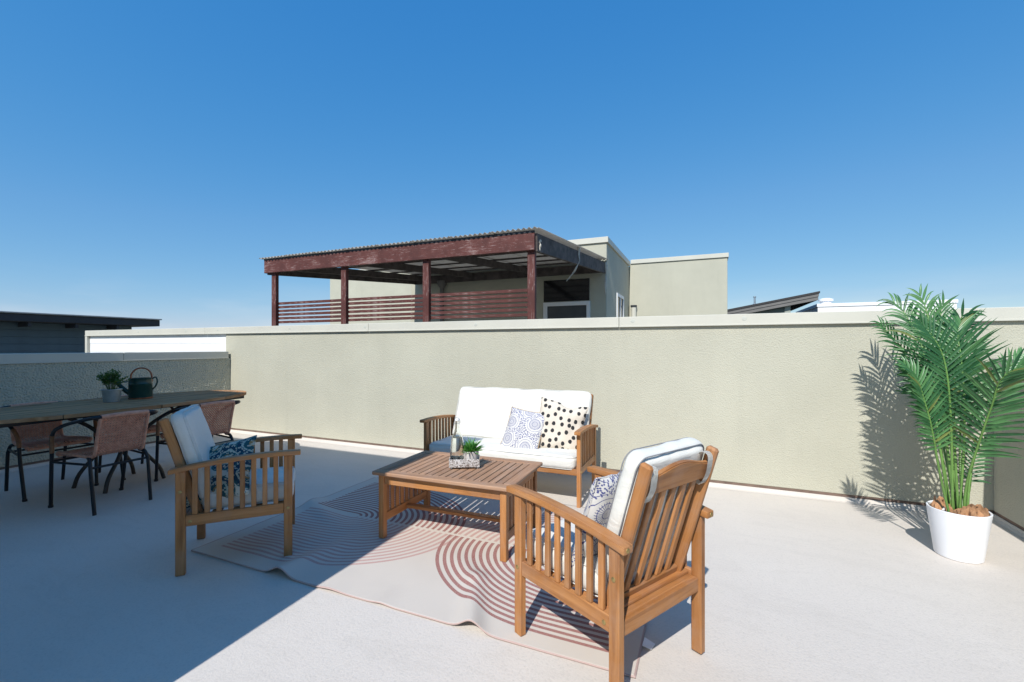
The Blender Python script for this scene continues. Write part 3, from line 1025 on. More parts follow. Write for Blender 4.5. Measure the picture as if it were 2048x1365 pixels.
# mono pitch house on the right
mp = thing('house', 'grey house with rising mono pitch roof behind the wall', 'house', (2.5, 25.5, -9))
ang = 0.0
X0M = 1.137
def MP(u, v, z):   # u along the gable, v depth
    return (X0M + u * cos(ang) - v * sin(ang) - 2.5, 25.0 + u * sin(ang) + v * cos(ang) - 25.5, z + 9)
def poly(name, root, pts, depth_v, mat):
    bm = bmesh.new()
    A = [bm.verts.new(MP(u, 0 + v0, z)) for u, z, v0 in pts]
    B = [bm.verts.new(MP(u, v0 + depth_v, z)) for u, z, v0 in pts]
    bm.faces.new(A); bm.faces.new(B[::-1])
    n = len(A)
    for k in range(n): bm.faces.new((A[k], B[k], B[(k + 1) % n], A[(k + 1) % n]))
    return link(name, mesh_of(bm, name), root, mat)
s2 = 0.188
def roofline(u): return 3.08 + s2 * u
def sloped(name, u0, u1, lo, hi, v0, dv, mat):
    return poly(name, mp, [(u0, roofline(u0) + lo, v0), (u1, roofline(u1) + lo, v0), (u1, roofline(u1) + hi, v0), (u0, roofline(u0) + hi, v0)], dv, mat)
sloped('roof', -3, 3.88, -.06, .04, 0, 10.2, ROOFDARK)
sloped('fascia', -3, 3.84, -.2, -.061, .03, .06, GREYTRIM)
sloped('fascia', -3, 3.82, -.36, -.201, .06, .06, GREYTRIM)
poly('wall', mp, [(-2.9, -9, .35), (2.7, -9, .35), (2.7, roofline(2.7) - .07, .35), (-2.9, roofline(-2.9) - .07, .35)], 9.6, GREENGREY)
for k in range(3):
    z = 2.5 + .3 * k
    u0 = (z + .41 - 3.08) / s2
    poly('siding_board', mp, [(u0, z, .335), (2.46, z, .335), (2.46, z + .29, .32), (u0, z + .29, .32)], .014, GREENGREY)
poly('corner_trim', mp, [(2.48, -9, .3), (2.735, -9, .3), (2.735, roofline(2.735) - .08, .3), (2.48, roofline(2.48) - .08, .3)], .045, plain('sage_trim', (0.3, 0.32, 0.28), 0.6))
sloped('eave_fascia', 3.79, 3.825, -.36, -.061, .125, 10, DARKTRIM)
for k in range(15):
    sloped('soffit_board', 2.74, 3.785, -.1, -.065, .2 + .63 * k, .58, DARKTRIM)
vp = lathe('vent_pipe', mp, [(0, 0), (0.1, 0), (0.1, 0.08), (0.045, 0.12), (0.045, 0.42), (0.07, 0.42), (0.07, 0.48), (0, 0.48)], ZINC, MP(1.24, 0.8, roofline(1.24)), 14)

wh = thing('roof_house', 'low white roof house with round vent behind the palm fronds', 'house', (8.46, 28.5, -9))
wb = box('white_wall', wh, (-2.85, 0, 0), (2.85, 6, 12.35), WHITE, 0.01)
cp = box('coping', wh, (-2.89, -0.04, 12.352), (2.89, 6.04, 12.53), WHITE, 0.01)
lathe('roof_vent', wh, [(0, 0), (0.28, 0), (0.28, 0.25), (0.36, 0.26), (0.36, 0.36), (0.2, 0.42), (0, 0.43)], WHITE, (-2.15, 1.6, 12.53), 20)

# distant hills
bm = bmesh.new()
prev = None
for k in range(41):
    a = k / 40
    x = 150 + 900 * a
    y = 1150 - 250 * a
    h = 22 + 55 * (1 - (2 * a - 1) ** 2) + 8 * mn.noise(Vector((a * 9, 0, 0)))
    row = [bm.verts.new((x, y, -12)), bm.verts.new((x + 20, y + 110, h * 0.6)), bm.verts.new((x + 40, y + 220, h)), bm.verts.new((x + 80, y + 500, -12))]
    if prev:
        for q in range(3): bm.faces.new((prev[q], row[q], row[q + 1], prev[q + 1]))
    prev = row
hl = link('hills', mesh_of(bm, 'hills', True), None, plain('hazy_hillside', (0.15, 0.17, 0.2), 0.95, 0.2, 0.01))
tag(hl, kind='structure')

# ------------------------------------------------------------------ rug
RX0, RX1, RY0, RY1 = -2.87, -0.235, 1.72, 3.38
RCX, RCY = (RX0 + RX1) / 2, (RY0 + RY1) / 2
def seg_d(px, py, ax, ay, bx, by):
    t = max(0, min(1, ((px - ax) * (bx - ax) + (py - ay) * (by - ay)) / ((bx - ax) ** 2 + (by - ay) ** 2)))
    return math.hypot(px - ax - t * (bx - ax), py - ay - t * (by - ay)), t
RIDGES = [(-2.12, 1.70, -2.05, 2.35, 0.045, 0.07, 0.85), (-2.9, 2.64, -2.3, 2.35, 0.03, 0.08, 0.8), (-0.93, 1.70, -1.12, 2.12, 0.045, 0.055, 0.7),
          (-1.12, 2.1, -1.35, 2.3, 0.016, 0.06, 0.8), (-1.43, 1.70, -1.46, 1.9, 0.008, 0.05, 1), (-2.45, 1.95, -2.2, 2.4, 0.014, 0.12, 0.6), (-1.75, 1.70, -1.8, 1.95, 0.01, 0.08, 1)]
def rug_z(x, y):
    z = 0.0
    for ax, ay, bx, by, h, wd, fall in RIDGES:
        dd, t = seg_d(x, y, ax, ay, bx, by)
        z += h * math.exp(-(dd / wd) ** 2) * (1 - fall * t)
    z += 0.003 * (mn.noise(Vector((x * 3, y * 3, 1))) + 0.3)
    return max(z, 0)
nx, ny = 240, 150
vs, fs = [], []
for layer in (0, 1):
    for j in range(ny + 1):
        for i in range(nx + 1):
            x = RX0 + (RX1 - RX0) * i / nx
            y = RY0 + (RY1 - RY0) * j / ny
            wob = 0.006 * mn.noise(Vector((x * 2.5, y * 2.5, 7)))
            vs.append((x - RCX + wob * (i == 0 or i == nx), y - RCY + wob, rug_z(x, y) + (0.0075 if layer == 0 else 0.002)))
N = (nx + 1) * (ny + 1)
for j in range(ny):
    for i in range(nx):
        a = j * (nx + 1) + i
        fs.append((a, a + 1, a + nx + 2, a + nx + 1))
        b = a + N
        fs.append((b, b + nx + 1, b + nx + 2, b + 1))
for i in range(nx):
    for j in (0, ny):
        a = j * (nx + 1) + i
        fs.append((a, a + N, a + 1 + N, a + 1) if j == 0 else (a + 1, a + 1 + N, a + N, a))
for j in range(ny):
    for i in (0, nx):
        a = j * (nx + 1) + i
        c = a + nx + 1
        fs.append((a, c, c + N, a + N) if i == 0 else (a, a + N, c + N, c))
me = bpy.data.meshes.new('rug')
me.from_pydata(vs, [], fs)
for p in me.polygons: p.use_smooth = True
rroot = thing('outdoor_rug', 'cream outdoor rug with maroon and pink rounded stripes under the coffee table', 'rug', (RCX, RCY, 0))
link('woven_mat', me, rroot, RUG)
bm = bmesh.new()
tp = [bm.verts.new(p) for p in ((1.317, -0.64, 0.009), (1.355, -0.655, 0.012), (1.365, -0.60, 0.004), (1.32, -0.58, 0.009))]
bm.faces.new(tp)
r = bmesh.ops.extrude_face_region(bm, geom=bm.faces[:])
bmesh.ops.translate(bm, verts=[v for v in r['geom'] if isinstance(v, bmesh.types.BMVert)], vec=(0, 0, 0.0015))
link('care_label', mesh_of(bm, 'care_label'), rroot, TAG)

# ------------------------------------------------------------------ slatted acacia seats
def arm_top(y, D):
    """arm rest height along the depth, front end at +D/2+0.04"""
    t = (D / 2 + 0.045 - y) / (D + 0.075)
    return 0.627 - 0.045 * t + 0.075 * t * (1 - t)

def bolt(parent, p, axis):
    o = lathe('bolt', parent, [(0, 0.004), (0.0045, 0.004), (0.0085, 0.002), (0.009, 0), (0, 0)], BRASS, p, 14)
    o.rotation_euler = axis
    return o

def slatted_seat(root, W, D, n_back, straps=False, recline=0.10, zc=0.0, wide_slats=False):
    lx = W / 2 - 0.015
    yf, yr = D / 2 - 0.0225, -D / 2 + 0.0225
    for s in (-1, 1):
        box('leg', root, (s * lx - .015, yf - .0225, 0), (s * lx + .015, yf + .0225, arm_top(yf, D) - .028), WOOD['z'], 0.003)
        box('leg', root, (s * lx - .015, yr - .0225, 0), (s * lx + .015, yr + .0225, arm_top(yr, D) - .027), WOOD['z'], 0.003)
        # arched arm rest
        y0, y1 = D / 2 + .045, -D / 2 - .03
        n = 18
        top = [(y0 + (y1 - y0) * k / n, arm_top(y0 + (y1 - y0) * k / n, D)) for k in range(n + 1)]
        bot = [(y, z - 0.027) for y, z in top[::-1]]
        prism('arm_rest', root, top + bot, 0.05, WOOD['y'], 0.006, loc=(s * (lx + 0.002), 0, 0))
        # side rail, set between the legs
        bar('side_rail', root, (s * lx, yr + .023, .292), (s * lx, yf - .023, .292), .022, .06, WOOD['z'])
        for k in range(8):
            y = yr + .0225 + (yf - yr - .045) * (k + 0.75) / 8.5
            box('arm_slat', root, (s * lx - .007, y - .0125, .3225), (s * lx + .007, y + .0125, arm_top(y, D) - .0265), WOOD['z'], 0.002)
        for yy, zz in ((yr, 0.455), (yf, 0.292)):
            bolt(root, (s * (lx + .015), yy, zz), (0, s * pi / 2, 0))
        bolt(root, (s * (lx + .011), yr + .045, 0.288), (0, s * pi / 2, 0))
        bolt(root, (s * (lx + 0.006), y1 + 0.0002, arm_top(y1, D) - .0135), (pi / 2, 0, 0))
    bar('front_rail', root, (-lx + .0152, yf, .285), (lx - .0152, yf, .285), .022, .05, WOOD['z'], (0, 1, 0))
    bar('rear_rail', root, (-lx + .0152, yr, .278), (lx - .0152, yr, .278), .022, .055, WOOD['z'], (0, 1, 0))
    box('rear_ledge', root, (-lx + .0152, yr + .0112, .2985), (lx - .0152, yr + .115, .3055), WOOD['x'], .002)
    for k in range(5):
        y = yr + 0.06 + (yf - yr - 0.11) * k / 4
        bar('seat_slat', root, (-lx + .0115, y, .312), (lx - .0115, y, .312), .05, .012, WOOD['z'], (0, 1, 0))
    # reclined back frame
    a = Vector((0, yr + 0.085, 0.27)); b = Vector((0, yr - recline + 0.01, 0.852))
    u = (b - a).normalized()
    fwd = Vector((0, u.z, -u.y))
    px = W / 2 - 0.062
    for s in (-1, 1):
        q = bar('back_post', root, a + Vector((s * px, 0, 0)), b + Vector((s * px, 0, 0)), .028, .045, WOOD['z'], (1, 0, 0), 0.008)
    def at(t, off=0.0): return a + u * t + fwd * off
    Lb = (b - a).length
    # arched top rail
    n = 16
    hw = px - 0.0145
    out = []
    for k in range(n + 1):
        x = -hw + 2 * hw * k / n
        q = abs(x) / hw
        out.append((x, Lb - 0.055 + 0.03 * (0.5 + 0.5 * cos(q * pi))))
    out += [(hw, Lb - 0.125), (-hw, Lb - 0.125)]
    bm = bmesh.new()
    f = bm.faces.new([bm.verts.new((x, -0.011, z)) for x, z in out])
    r = bmesh.ops.extrude_face_region(bm, geom=[f])
    bmesh.ops.translate(bm, verts=[v for v in r['geom'] if isinstance(v, bmesh.types.BMVert)], vec=(0, 0.022, 0))
    bmesh.ops.recalc_face_normals(bm, faces=bm.faces)
    bmesh.ops.bevel(bm, geom=[e for e in bm.edges if len(e.link_faces) == 2 and e.calc_face_angle(0) > 0.7], offset=0.004, segments=2, affect='EDGES')
    tr = link('top_rail', mesh_of(bm, 'top_rail', True, 35), root, WOOD['x'])
    m = Matrix((Vector((1, 0, 0)), fwd, u)).transposed().to_4x4()
    m.translation = a
    tr.matrix_local = m
    bar('lower_back_rail', root, at(0.055) + Vector((-hw, 0, 0)), at(0.055) + Vector((hw, 0, 0)), .022, .05, WOOD['z'], fwd)
    for k in range(n_back):
        x = -hw + 2 * hw * (k + 1) / (n_back + 1)
        bar('back_slat', root, at(0.0805) + Vector((x, 0, 0)), at(Lb - 0.1255) + Vector((x, 0, 0)), .029, .012, WOOD['z'], (1, 0, 0))
    # cushions
    cw = W - 0.085
    cd = D - 0.10
    sc = cushion('seat_cushion', root, cw, cd, 0.105, CANVAS, (0, 0.054, 0.3735 + zc), (0, 0, 0), 3 + W)
    bc_h = 0.53
    cpos = a + u * (Lb - bc_h / 2 + 0.01) + fwd * 0.061
    rotx = math.atan2(-u.y, u.z)
    bw = W - 0.10
    bc = link('back_cushion', cushion_mesh(bw, bc_h, 0.067, 0.024, 0.014, 11 + W, wr=0.009), root, CANVAS)
    m = Matrix((Vector((1, 0, 0)), u, Vector((1, 0, 0)).cross(u))).transposed().to_4x4()
    m.translation = cpos
    bc.matrix_local = m
    for s in (1, -1):
        closed_tube('piping', bc, loop_pts(bw - 0.016, bc_h - 0.016, s * 0.0285, 0.05), 0.0024, PIPINGDARK if straps else PIPING)
    if straps:
        for s in (-1, 1):
            bm = bmesh.new()
            x = s * (hw - 0.018)
            pts = [at(Lb - 0.09, 0.03), at(Lb - 0.03, 0.025), at(Lb - 0.018, 0.0), at(Lb - 0.04, -0.02), at(Lb - 0.09, -0.022), at(Lb - 0.135, -0.018), at(Lb - 0.148, 0.0), at(Lb - 0.13, 0.028)]
            P = catmull(pts, 5)
            prev = None
            for k, p in enumerate(P):
                xx = x + 0.004 * sin(k * 0.7)
                row = [bm.verts.new(p + Vector((xx - .018, 0, 0))), bm.verts.new(p + Vector((xx + .018, 0, 0)))]
                if prev: bm.faces.new((prev[0], prev[1], row[1], row[0]))
                prev = row
            bmesh.ops.solidify(bm, geom=bm.faces[:], thickness=0.003)
            link('tie_strap', mesh_of(bm, 'tie_strap', True, 40), bc.parent, CANVAS)
    return a, u, fwd, Lb

chA = thing('armchair', 'sunlit slatted wooden armchair with white cushions, seen from behind at right', 'armchair', (-0.376, 1.878, 0.009), radians(60.6), 'slatted wooden armchairs')
infA = slatted_seat(chA, 0.54, 0.57, 5, straps=True)
chB = thing('armchair', 'shaded slatted wooden armchair holding the teal paisley pillow', 'armchair', (-2.636, 1.887, 0.002), radians(-42.3), 'slatted wooden armchairs')
infB = slatted_seat(chB, 0.54, 0.57, 5)
sofa = thing('sofa', 'two seat slatted wooden sofa with white cushions against the long wall', 'sofa', (-1.585, 3.62, 0), radians(180), sc=(1, 1, 0.955))
infS = slatted_seat(sofa, 1.43, 0.55, 13, recline=0.13, zc=-0.02)

# ------------------------------------------------------------------ coffee table
ct = thing('coffee_table', 'low slatted wooden coffee table on the striped rug', 'table', (-1.497, 2.605, 0.009), radians(1.6))
TWd, TD, TH = 0.955, 0.625, 0.437
hx, hy = TWd / 2, TD / 2
fw = 0.068
box('top_frame', ct, (-hx, -hy, TH - .024), (hx, -hy + fw, TH), TOPWOOD['x'], .005)
box('top_frame', ct, (-hx, hy - fw, TH - .024), (hx, hy, TH), TOPWOOD['x'], .005)
box('top_frame', ct, (-hx, -hy + fw + .0015, TH - .024), (-hx + fw, hy - fw - .0015, TH), TOPWOOD['y'], .005)
box('top_frame', ct, (hx - fw, -hy + fw + .0015, TH - .024), (hx, hy - fw - .0015, TH), TOPWOOD['y'], .005)
ns = 17
inner = TWd - 2 * fw
for k in range(ns):
    x = -hx + fw + inner * (k + 0.5) / ns
    sw_ = inner / ns - 0.0075
    box('top_slat', ct, (x - sw_ / 2, -hy + fw + .002, TH - .021), (x + sw_ / 2, hy - fw - .002, TH - .002), TOPWOOD['y'], .0025)
lx, ly = hx - 0.05, hy - 0.05
for sx in (-1, 1):
    for sy in (-1, 1):
        box('leg', ct, (sx * lx - .02, sy * ly - .02, 0), (sx * lx + .02, sy * ly + .02, TH - .0245), WOOD['z'], .003)
    box('end_rail', ct, (sx * lx - .012, -ly + .0205, .1), (sx * lx + .012, ly - .0205, .155), WOOD['y'], .003)
    box('end_apron', ct, (sx * lx - .012, -ly + .0205, TH - .085), (sx * lx + .012, ly - .0205, TH - .0245), WOOD['y'], .003)
    for k in range(9):
        y = -ly + .02 + (2 * ly - .04) * (k + 0.5) / 9
        box('end_slat', ct, (sx * lx - .006, y - .0185, .1555), (sx * lx + .006, y + .0185, TH - .0855), WOOD['z'], .002)
for sy in (-1, 1):
    box('apron', ct, (-lx + .0205, sy * ly - .011, TH - .088), (lx - .0205, sy * ly + .011, TH - .0245), WOOD['x'], .003)
box('stretcher', ct, (-lx + .0125, -.025, .112), (lx - .0125, .025, .134), WOOD['x'], .003)
for k in (-0.22, 0.22):
    box('cross_brace', ct, (k - .015, -ly + .012, TH - .05), (k + .015, ly - .012, TH - .0255), WOOD['y'], .002)

# tray, bottle and succulent
TZ = 0.446
ta = radians(27)
tr = thing('tray', 'small mosaic silver tray on the coffee table', 'tray', (-1.47, 2.615, TZ), ta)
box('tray_base', tr, (-.098, -.06, .012), (.098, .06, .018), TRAYM, .001)
for lo, hi in (((-.1, -.063, .01), (.1, -.058, .062)), ((-.1, .058, .01), (.1, .063, .062)), ((-.1, -.0575, .01), (-.095, .0575, .062)), ((.095, -.0575, .01), (.1, .0575, .062))):
    box('tray_side', tr, lo, hi, TRAYM, .001)
for sx in (-1, 1):
    for sy in (-1, 1):
        lathe('foot', tr, [(0, 0), (.006, 0), (.007, .006), (.005, .011), (0, .011)], ZINC, (sx * .085, sy * .05, 0), 12)
def TL(x, y): return (-1.47 + x * cos(ta) - y * sin(ta), 2.615 + x * sin(ta) + y * cos(ta))
bx, by = TL(-.05, .005)
bo = thing('bottle', 'clear glass swing top bottle standing in the silver tray', 'bottle', (bx, by, TZ + .0182))
outer = [(0, 0), (.047, 0), (.051, .006), (.049, .06), (.041, .15), (.035, .185), (.022, .21), (.0155, .235), (.0145, .27), (.0175, .272), (.0175, .284), (.013, .286)]
innr = [(.0105, .284), (.0115, .24), (.018, .212), (.031, .187), (.037, .15), (.045, .06), (.046, .008), (0, .006)]
lathe('glass_body', bo, outer + innr, GLASS, seg=40)
WATER = NT('still_water')
WATER.set(Base_Color=(0.98, 0.985, 0.95), Roughness=0.0)
WATER.b.inputs['Transmission Weight'].default_value = 1.0
WATER.b.inputs['IOR'].default_value = 1.33
lathe('water', bo, [(0, .0075), (.0445, .0085), (.0442, .06), (.0362, .15), (.0318, .176), (0, .176)], WATER.m, seg=40)
lathe('stopper', bo, [(0, .287), (.015, .287), (.016, .295), (.011, .303), (0, .304)], plain('porcelain', (0.7, 0.7, 0.68), 0.3, 0.03), seg=20)
bm = bmesh.new()
for s in (-1, 1):
    tube_into(bm, catmull([(s * .016, 0, .262), (s * .021, .004, .28), (s * .019, 0, .3), (s * .008, 0, .307)], 4), .0012, 5)
tube_into(bm, catmull([(-.008, 0, .307), (0, -.002, .309), (.008, 0, .307)], 4), .0012, 5)
link('wire_clasp', mesh_of(bm, 'wire_clasp', True), bo, ZINC)
sx_, sy_ = TL(.042, .0)
su = thing('potted_succulent', 'spiky green succulent in a grey bark pot on the silver tray', 'plant', (sx_, sy_, TZ + .0182))
pm = lathe_mesh([(0, 0), (.045, 0), (.049, .02), (.05, .085), (.0475, .088), (.044, .084), (.044, .07), (0, .07)], 48)
for v in pm.vertices:
    a = math.atan2(v.co.y, v.co.x)
    k = 1 + 0.035 * abs(sin(a * 4.5)) - 0.05 * math.exp(-((a + 1.2) / .06) ** 2)
    v.co.x *= k; v.co.y *= k
link('pot', pm, su, BIRCH)
lathe('soil', su, [(0, .078), (.0435, .076), (.0435, .0705), (0, .0705)], SOIL, seg=24)
def blade(L_, W_, curve, fold, seg=5):
    vs, fs = [], []
    for k in range(seg + 1):
        t = k / seg
        ww = W_ * (0.55 + 1.1 * t * (1 - t) * 2) * (1 - t ** 2.5) if k < seg else 0.0004
        z = curve * t * t * L_
        vs += [(-ww / 2, t * L_, z + fold * ww), (0, t * L_, z), (ww / 2, t * L_, z + fold * ww)]
    for k in range(seg):
        a = 3 * k
        fs += [(a, a + 1, a + 4, a + 3), (a + 1, a + 2, a + 5, a + 4)]
    return vs, fs
def leaf_rosette(n, c, L0, L1):
    for k in range(n):
        t = k / n
        az = k * 2.39996
        el = radians(78 - 72 * t ** 0.9) + random.uniform(-.12, .12)
        ln = (L0 + (L1 - L0) * t) * random.uniform(.85, 1.15)
        vs, fs = blade(ln, .0145, -0.12, 0.35, 4)
        m = bpy.data.meshes.new('leaf')
        # thicken a little: mirrored underside
        nvt = len(vs)
        vs2 = vs + [(x, y, z - .0022 * (1 - y / ln)) for x, y, z in vs]
        fs2 = fs + [tuple(q + nvt for q in f[::-1]) for f in fs]
        m.from_pydata(vs2, [], fs2)
        for p in m.polygons: p.use_smooth = True
        m.materials.append(SUCCLEAF)
        o = link('leaf', m, su)
        o.matrix_local = Matrix.Translation((c[0] + .006 * cos(az), c[1] + .006 * sin(az), c[2])) @ Matrix.Rotation(az, 4, 'Z') @ Matrix.Rotation(el, 4, 'X')
leaf_rosette(64, (.006, 0, .078), .105, .09)
leaf_rosette(30, (-.03, -.01, .076), .055, .05)

# ------------------------------------------------------------------ pillows
# sofa back plane: world y about 3.80 at the seat, leaning back
pillow('pillow', 'cream pillow with black dots in the right corner of the sofa', .41, .44, .13, DOTTED, DOTTED, (-1.135, 3.66, .56), (0.95, 0.2, -.2), (.16, .36, .93), 4, 0.07)
pillow('pillow', 'blue and white fan print pillow leaning on the dotted pillow', .36, .40, .10, FANBLUE, TANSIDE, (-1.425, 3.56, .515), (0.98, -.08, -.10), (.33, .44, .86), 9, 0.0)
def on_chair(root, p):
    return root.matrix_basis @ Vector(p)
bpy.context.view_layer.update()
def cdir(root, v):
    return root.matrix_basis.to_3x3() @ Vector(v)
pillow('pillow', 'teal and cream paisley pillow lying in the shaded armchair', .39, .39, .13, PAISLEY, PAISLEY,
       (-2.655, 1.75, .505), (.80, .48, .20), (-.50, .40, .66), 21)
pillow('pillow', 'blue and white fan print pillow standing in the sunlit armchair', .38, .40, .11, FANBLUE, FANBLUE,
       on_chair(chA, (-.045, -.075, .575)), cdir(chA, (1, .05, 0)), cdir(chA, (0, -.34, .94)), 33)

# ------------------------------------------------------------------ oval dining table
dt = thing('dining_table', 'long oval brown slatted dining table by the low wall', 'table', (-4.90, 2.33, 0), radians(4))
DZ = 0.74
AX, AY, EX = 0.555, 1.16, 2.35
def oval(t, kx=1.0, ky=1.0):
    cx_, sy2 = cos(t), sin(t)
    return (math.copysign(abs(cx_) ** (2 / EX), cx_) * AX * kx, math.copysign(abs(sy2) ** (2 / EX), sy2) * AY * ky)
rim_w = 0.07
nseg = 12
for k in range(nseg):
    t0, t1 = 2 * pi * k / nseg, 2 * pi * (k + 1) / nseg
    n = 10
    o_, i_ = [], []
    for q in range(n + 1):
        t = t0 + (t1 - t0) * (q / n) + (0.0022 if q == 0 else -0.0022 if q == n else 0)
        o_.append(oval(t)); i_.append(oval(t, (AX - rim_w) / AX, (AY - rim_w) / AY))
    bm = bmesh.new()
    f = bm.faces.new([bm.verts.new((x, y, DZ - .028)) for x, y in o_ + i_[::-1]])
    r = bmesh.ops.extrude_face_region(bm, geom=[f])
    bmesh.ops.translate(bm, verts=[v for v in r['geom'] if isinstance(v, bmesh.types.BMVert)], vec=(0, 0, .028))
    bmesh.ops.recalc_face_normals(bm, faces=bm.faces)
    link('rim_segment', mesh_of(bm, 'rim_segment'), dt, DINWOOD['y'])
iax, iay = AX - rim_w - .004, AY - rim_w - .004
nsl = 18
pw_ = 2 * iax / nsl
for k in range(nsl):
    x = -iax + pw_ * (k + .5)
    xe = min(abs(x) + pw_ * .35, iax * 0.995)
    ye = iay * (1 - (xe / iax) ** EX) ** (1 / EX)
    if ye < 0.05: continue
    for lo, hi in ((-ye, -.033), (.033, ye)):
        box('top_slat', dt, (x - pw_ / 2 + .003, lo, DZ - .024), (x + pw_ / 2 - .003, hi, DZ - .001), DINWOOD['y'], .002)
box('cross_board', dt, (-iax, -.03, DZ - .024), (iax, .03, DZ - .0005), DINWOOD['x'], .002)
for s in (-1, 1):
    box('under_rail', dt, (s * .32 - .02, -.98, DZ - .06), (s * .32 + .02, .98, DZ - .0285), BLACKMETAL, .002)
    box('under_rail', dt, (-.299, s * .96 - .02, DZ - .06), (.299, s * .96 + .02, DZ - .0285), BLACKMETAL, .002)
bm = bmesh.new()
DARKLEG = plain('bronze_leg', (0.045, 0.035, 0.028), 0.4, 0.3, 20)
for sx in (-1, 1):
    for sy in (-1, 1):
        P = [(sx * .30, sy * .42, DZ - .06), (sx * .27, sy * .34, .66), (sx * .2, sy * .16, .55), (sx * .15, sy * .07, .42), (sx * .16, sy * .10, .28), (sx * .2, sy * .20, .12), (sx * .215, sy * .235, .0)]
        tube('leg', dt, P, .016, DARKLEG, 6, 10)
for s in (-1, 1):
    tube('leg_brace', dt, [(s * .15, -.07, .42), (s * .15, .07, .42)], .012, DARKLEG, 4, 8, False)
    tube('leg_brace', dt, [(-.15, s * .075, .40), (.15, s * .075, .40)], .012, DARKLEG, 4, 8, False)

# wicker bistro chairs
def wicker_panel(profile, hw0, hw1, strands, warps, name):
    """woven sheet along a profile (list of (y,z)); strands go across and weave over the warps"""
    P = catmull([(0, y, z) for y, z in profile], 8)
    cum = [0]
    for a, b in zip(P, P[1:]): cum.append(cum[-1] + (b - a).length)
    def at(s):
        s *= cum[-1]
        for i in range(len(P) - 1):
            if cum[i + 1] >= s or i == len(P) - 2:
                t = (s - cum[i]) / max(1e-6, cum[i + 1] - cum[i])
                p = P[i].lerp(P[i + 1], t)
                tn = (P[i + 1] - P[i]).normalized()
                return p, tn, Vector((0, -tn.z, tn.y))
    vs, fs = [], []
    step = cum[-1] / strands
    n = warps * 2
    for k in range(strands):
        p, tn, nm = at((k + .5) / strands)
        hw = hw0 + (hw1 - hw0) * (k / strands)
        base = len(vs)
        for i in range(n + 1):
            u = -1 + 2 * i / n
            off = 0.0035 * sin(pi * (i + .5)) * (1 if k % 2 else -1)
            c = p + Vector((u * hw, 0, 0)) + nm * off
            vs += [tuple(c - tn * step * .43), tuple(c + nm * .0022), tuple(c + tn * step * .43)]
        for i in range(n):
            a = base + 3 * i
            fs += [(a, a + 1, a + 4, a + 3), (a + 1, a + 2, a + 5, a + 4)]
    for wq in range(warps + 1):
        u = -1 + 2 * wq / warps
        base = len(vs)
        m = 24
        for i in range(m + 1):
            p, tn, nm = at(i / m)
            hw = hw0 + (hw1 - hw0) * (i / m)
            c = p + Vector((u * hw, 0, 0))
            vs += [tuple(c - Vector((.004, 0, 0)) - nm * .001), tuple(c + Vector((.004, 0, 0)) - nm * .001)]
        for i in range(m):
            a = base + 2 * i
            fs += [(a, a + 1, a + 3, a + 2)]
    me = bpy.data.meshes.new(name)
    me.from_pydata(vs, [], fs)
    me.materials.append(RATTAN)
    return me

def make_wicker():
    root = thing('wicker_chair', '', 'chair')
    se = link('woven_seat', wicker_panel([(.21, .405), (.2, .425), (.1, .428), (-.08, .415), (-.17, .418)], .2, .158, 34, 18, 'woven_seat'), root)
    se['kind'] = 'stuff'
    bk = link('woven_back', wicker_panel([(-.175, .42), (-.21, .45), (-.235, .55), (-.26, .65), (-.28, .715)], .15, .152, 30, 16, 'woven_back'), root)
    bk['kind'] = 'stuff'
    # wrapped rims
    for s in (-1, 1):
        tube('wrapped_rim', root, [(s * .2, .21, .405), (s * .205, .19, .425), (s * .185, .0, .42), (s * .16, -.165, .415), (s * .156, -.21, .45), (s * .156, -.24, .57), (s * .155, -.283, .715)], .0125, RATTAN, 5, 8)
        arm = tube('arm', root, [(s * .15, -.285, .722), (s * .205, -.272, .718), (s * .252, -.2, .70), (s * .272, -.06, .665), (s * .272, .07, .62), (s * .262, .14, .575)], .0125, BLACKMETAL, 6, 10)
        tube('bamboo_bend', root, [(s * .262, .14, .575), (s * .252, .175, .53), (s * .245, .19, .48), (s * .243, .195, .43)], .0145, BAMBOO, 6, 10)
        tube('leg', root, [(s * .243, .195, .43), (s * .24, .21, .3), (s * .228, .252, .0)], .0125, BLACKMETAL, 3, 10)
        tube('leg', root, [(s * .165, -.14, .405), (s * .178, -.185, .395), (s * .184, -.21, .35), (s * .186, -.22, .3), (s * .182, -.262, .0)], .0125, BLACKMETAL, 5, 10)
        tube('side_stretcher', root, [(s * .241, .2, .36), (s * .184, -.2, .365)], .009, BLACKMETAL, 3, 8, False)
        lathe('cap', root, [(0, 0), (.016, 0), (.016, .018), (0, .02)], BLACKMETAL, (s * .228, .252, 0), 12)
    tube('top_rail', root, [(-.152, -.285, .722), (0, -.289, .728), (.152, -.285, .722)], .0175, RATTAN, 8, 10)
    tube('front_rail', root, [(-.2, .21, .404), (.2, .21, .404)], .014, RATTAN, 3, 8, False)
    tube('rear_stretcher', root, [(-.185, -.212, .34), (.185, -.212, .34)], .009, BLACKMETAL, 3, 8, False)
    tube('front_stretcher', root, [(-.241, .203, .365), (.241, .203, .365)], .009, BLACKMETAL, 3, 8, False)
    return root
wc = make_wicker()
for i, (x, y, a, lb) in enumerate((
        (-4.40, 1.99, 90, 'wicker chair nearest the camera at the dining table, its woven back facing us'),
        (-4.40, 2.71, 88, 'wicker chair behind the shaded armchair, at the far end of the dining table'),
        (-5.27, 1.985, -92, 'wicker chair across the dining table at the far left, facing us'),
        (-5.23, 2.62, -90, 'wicker chair across the dining table by the low wall, mostly hidden by the table legs'))):
    o = wc if i == 0 else copy_tree(wc)
    o.location = (x, y, 0)
    o.rotation_euler = (0, 0, radians(a))
    tag(o, lb, 'chair', 'wicker chairs round the dining table')

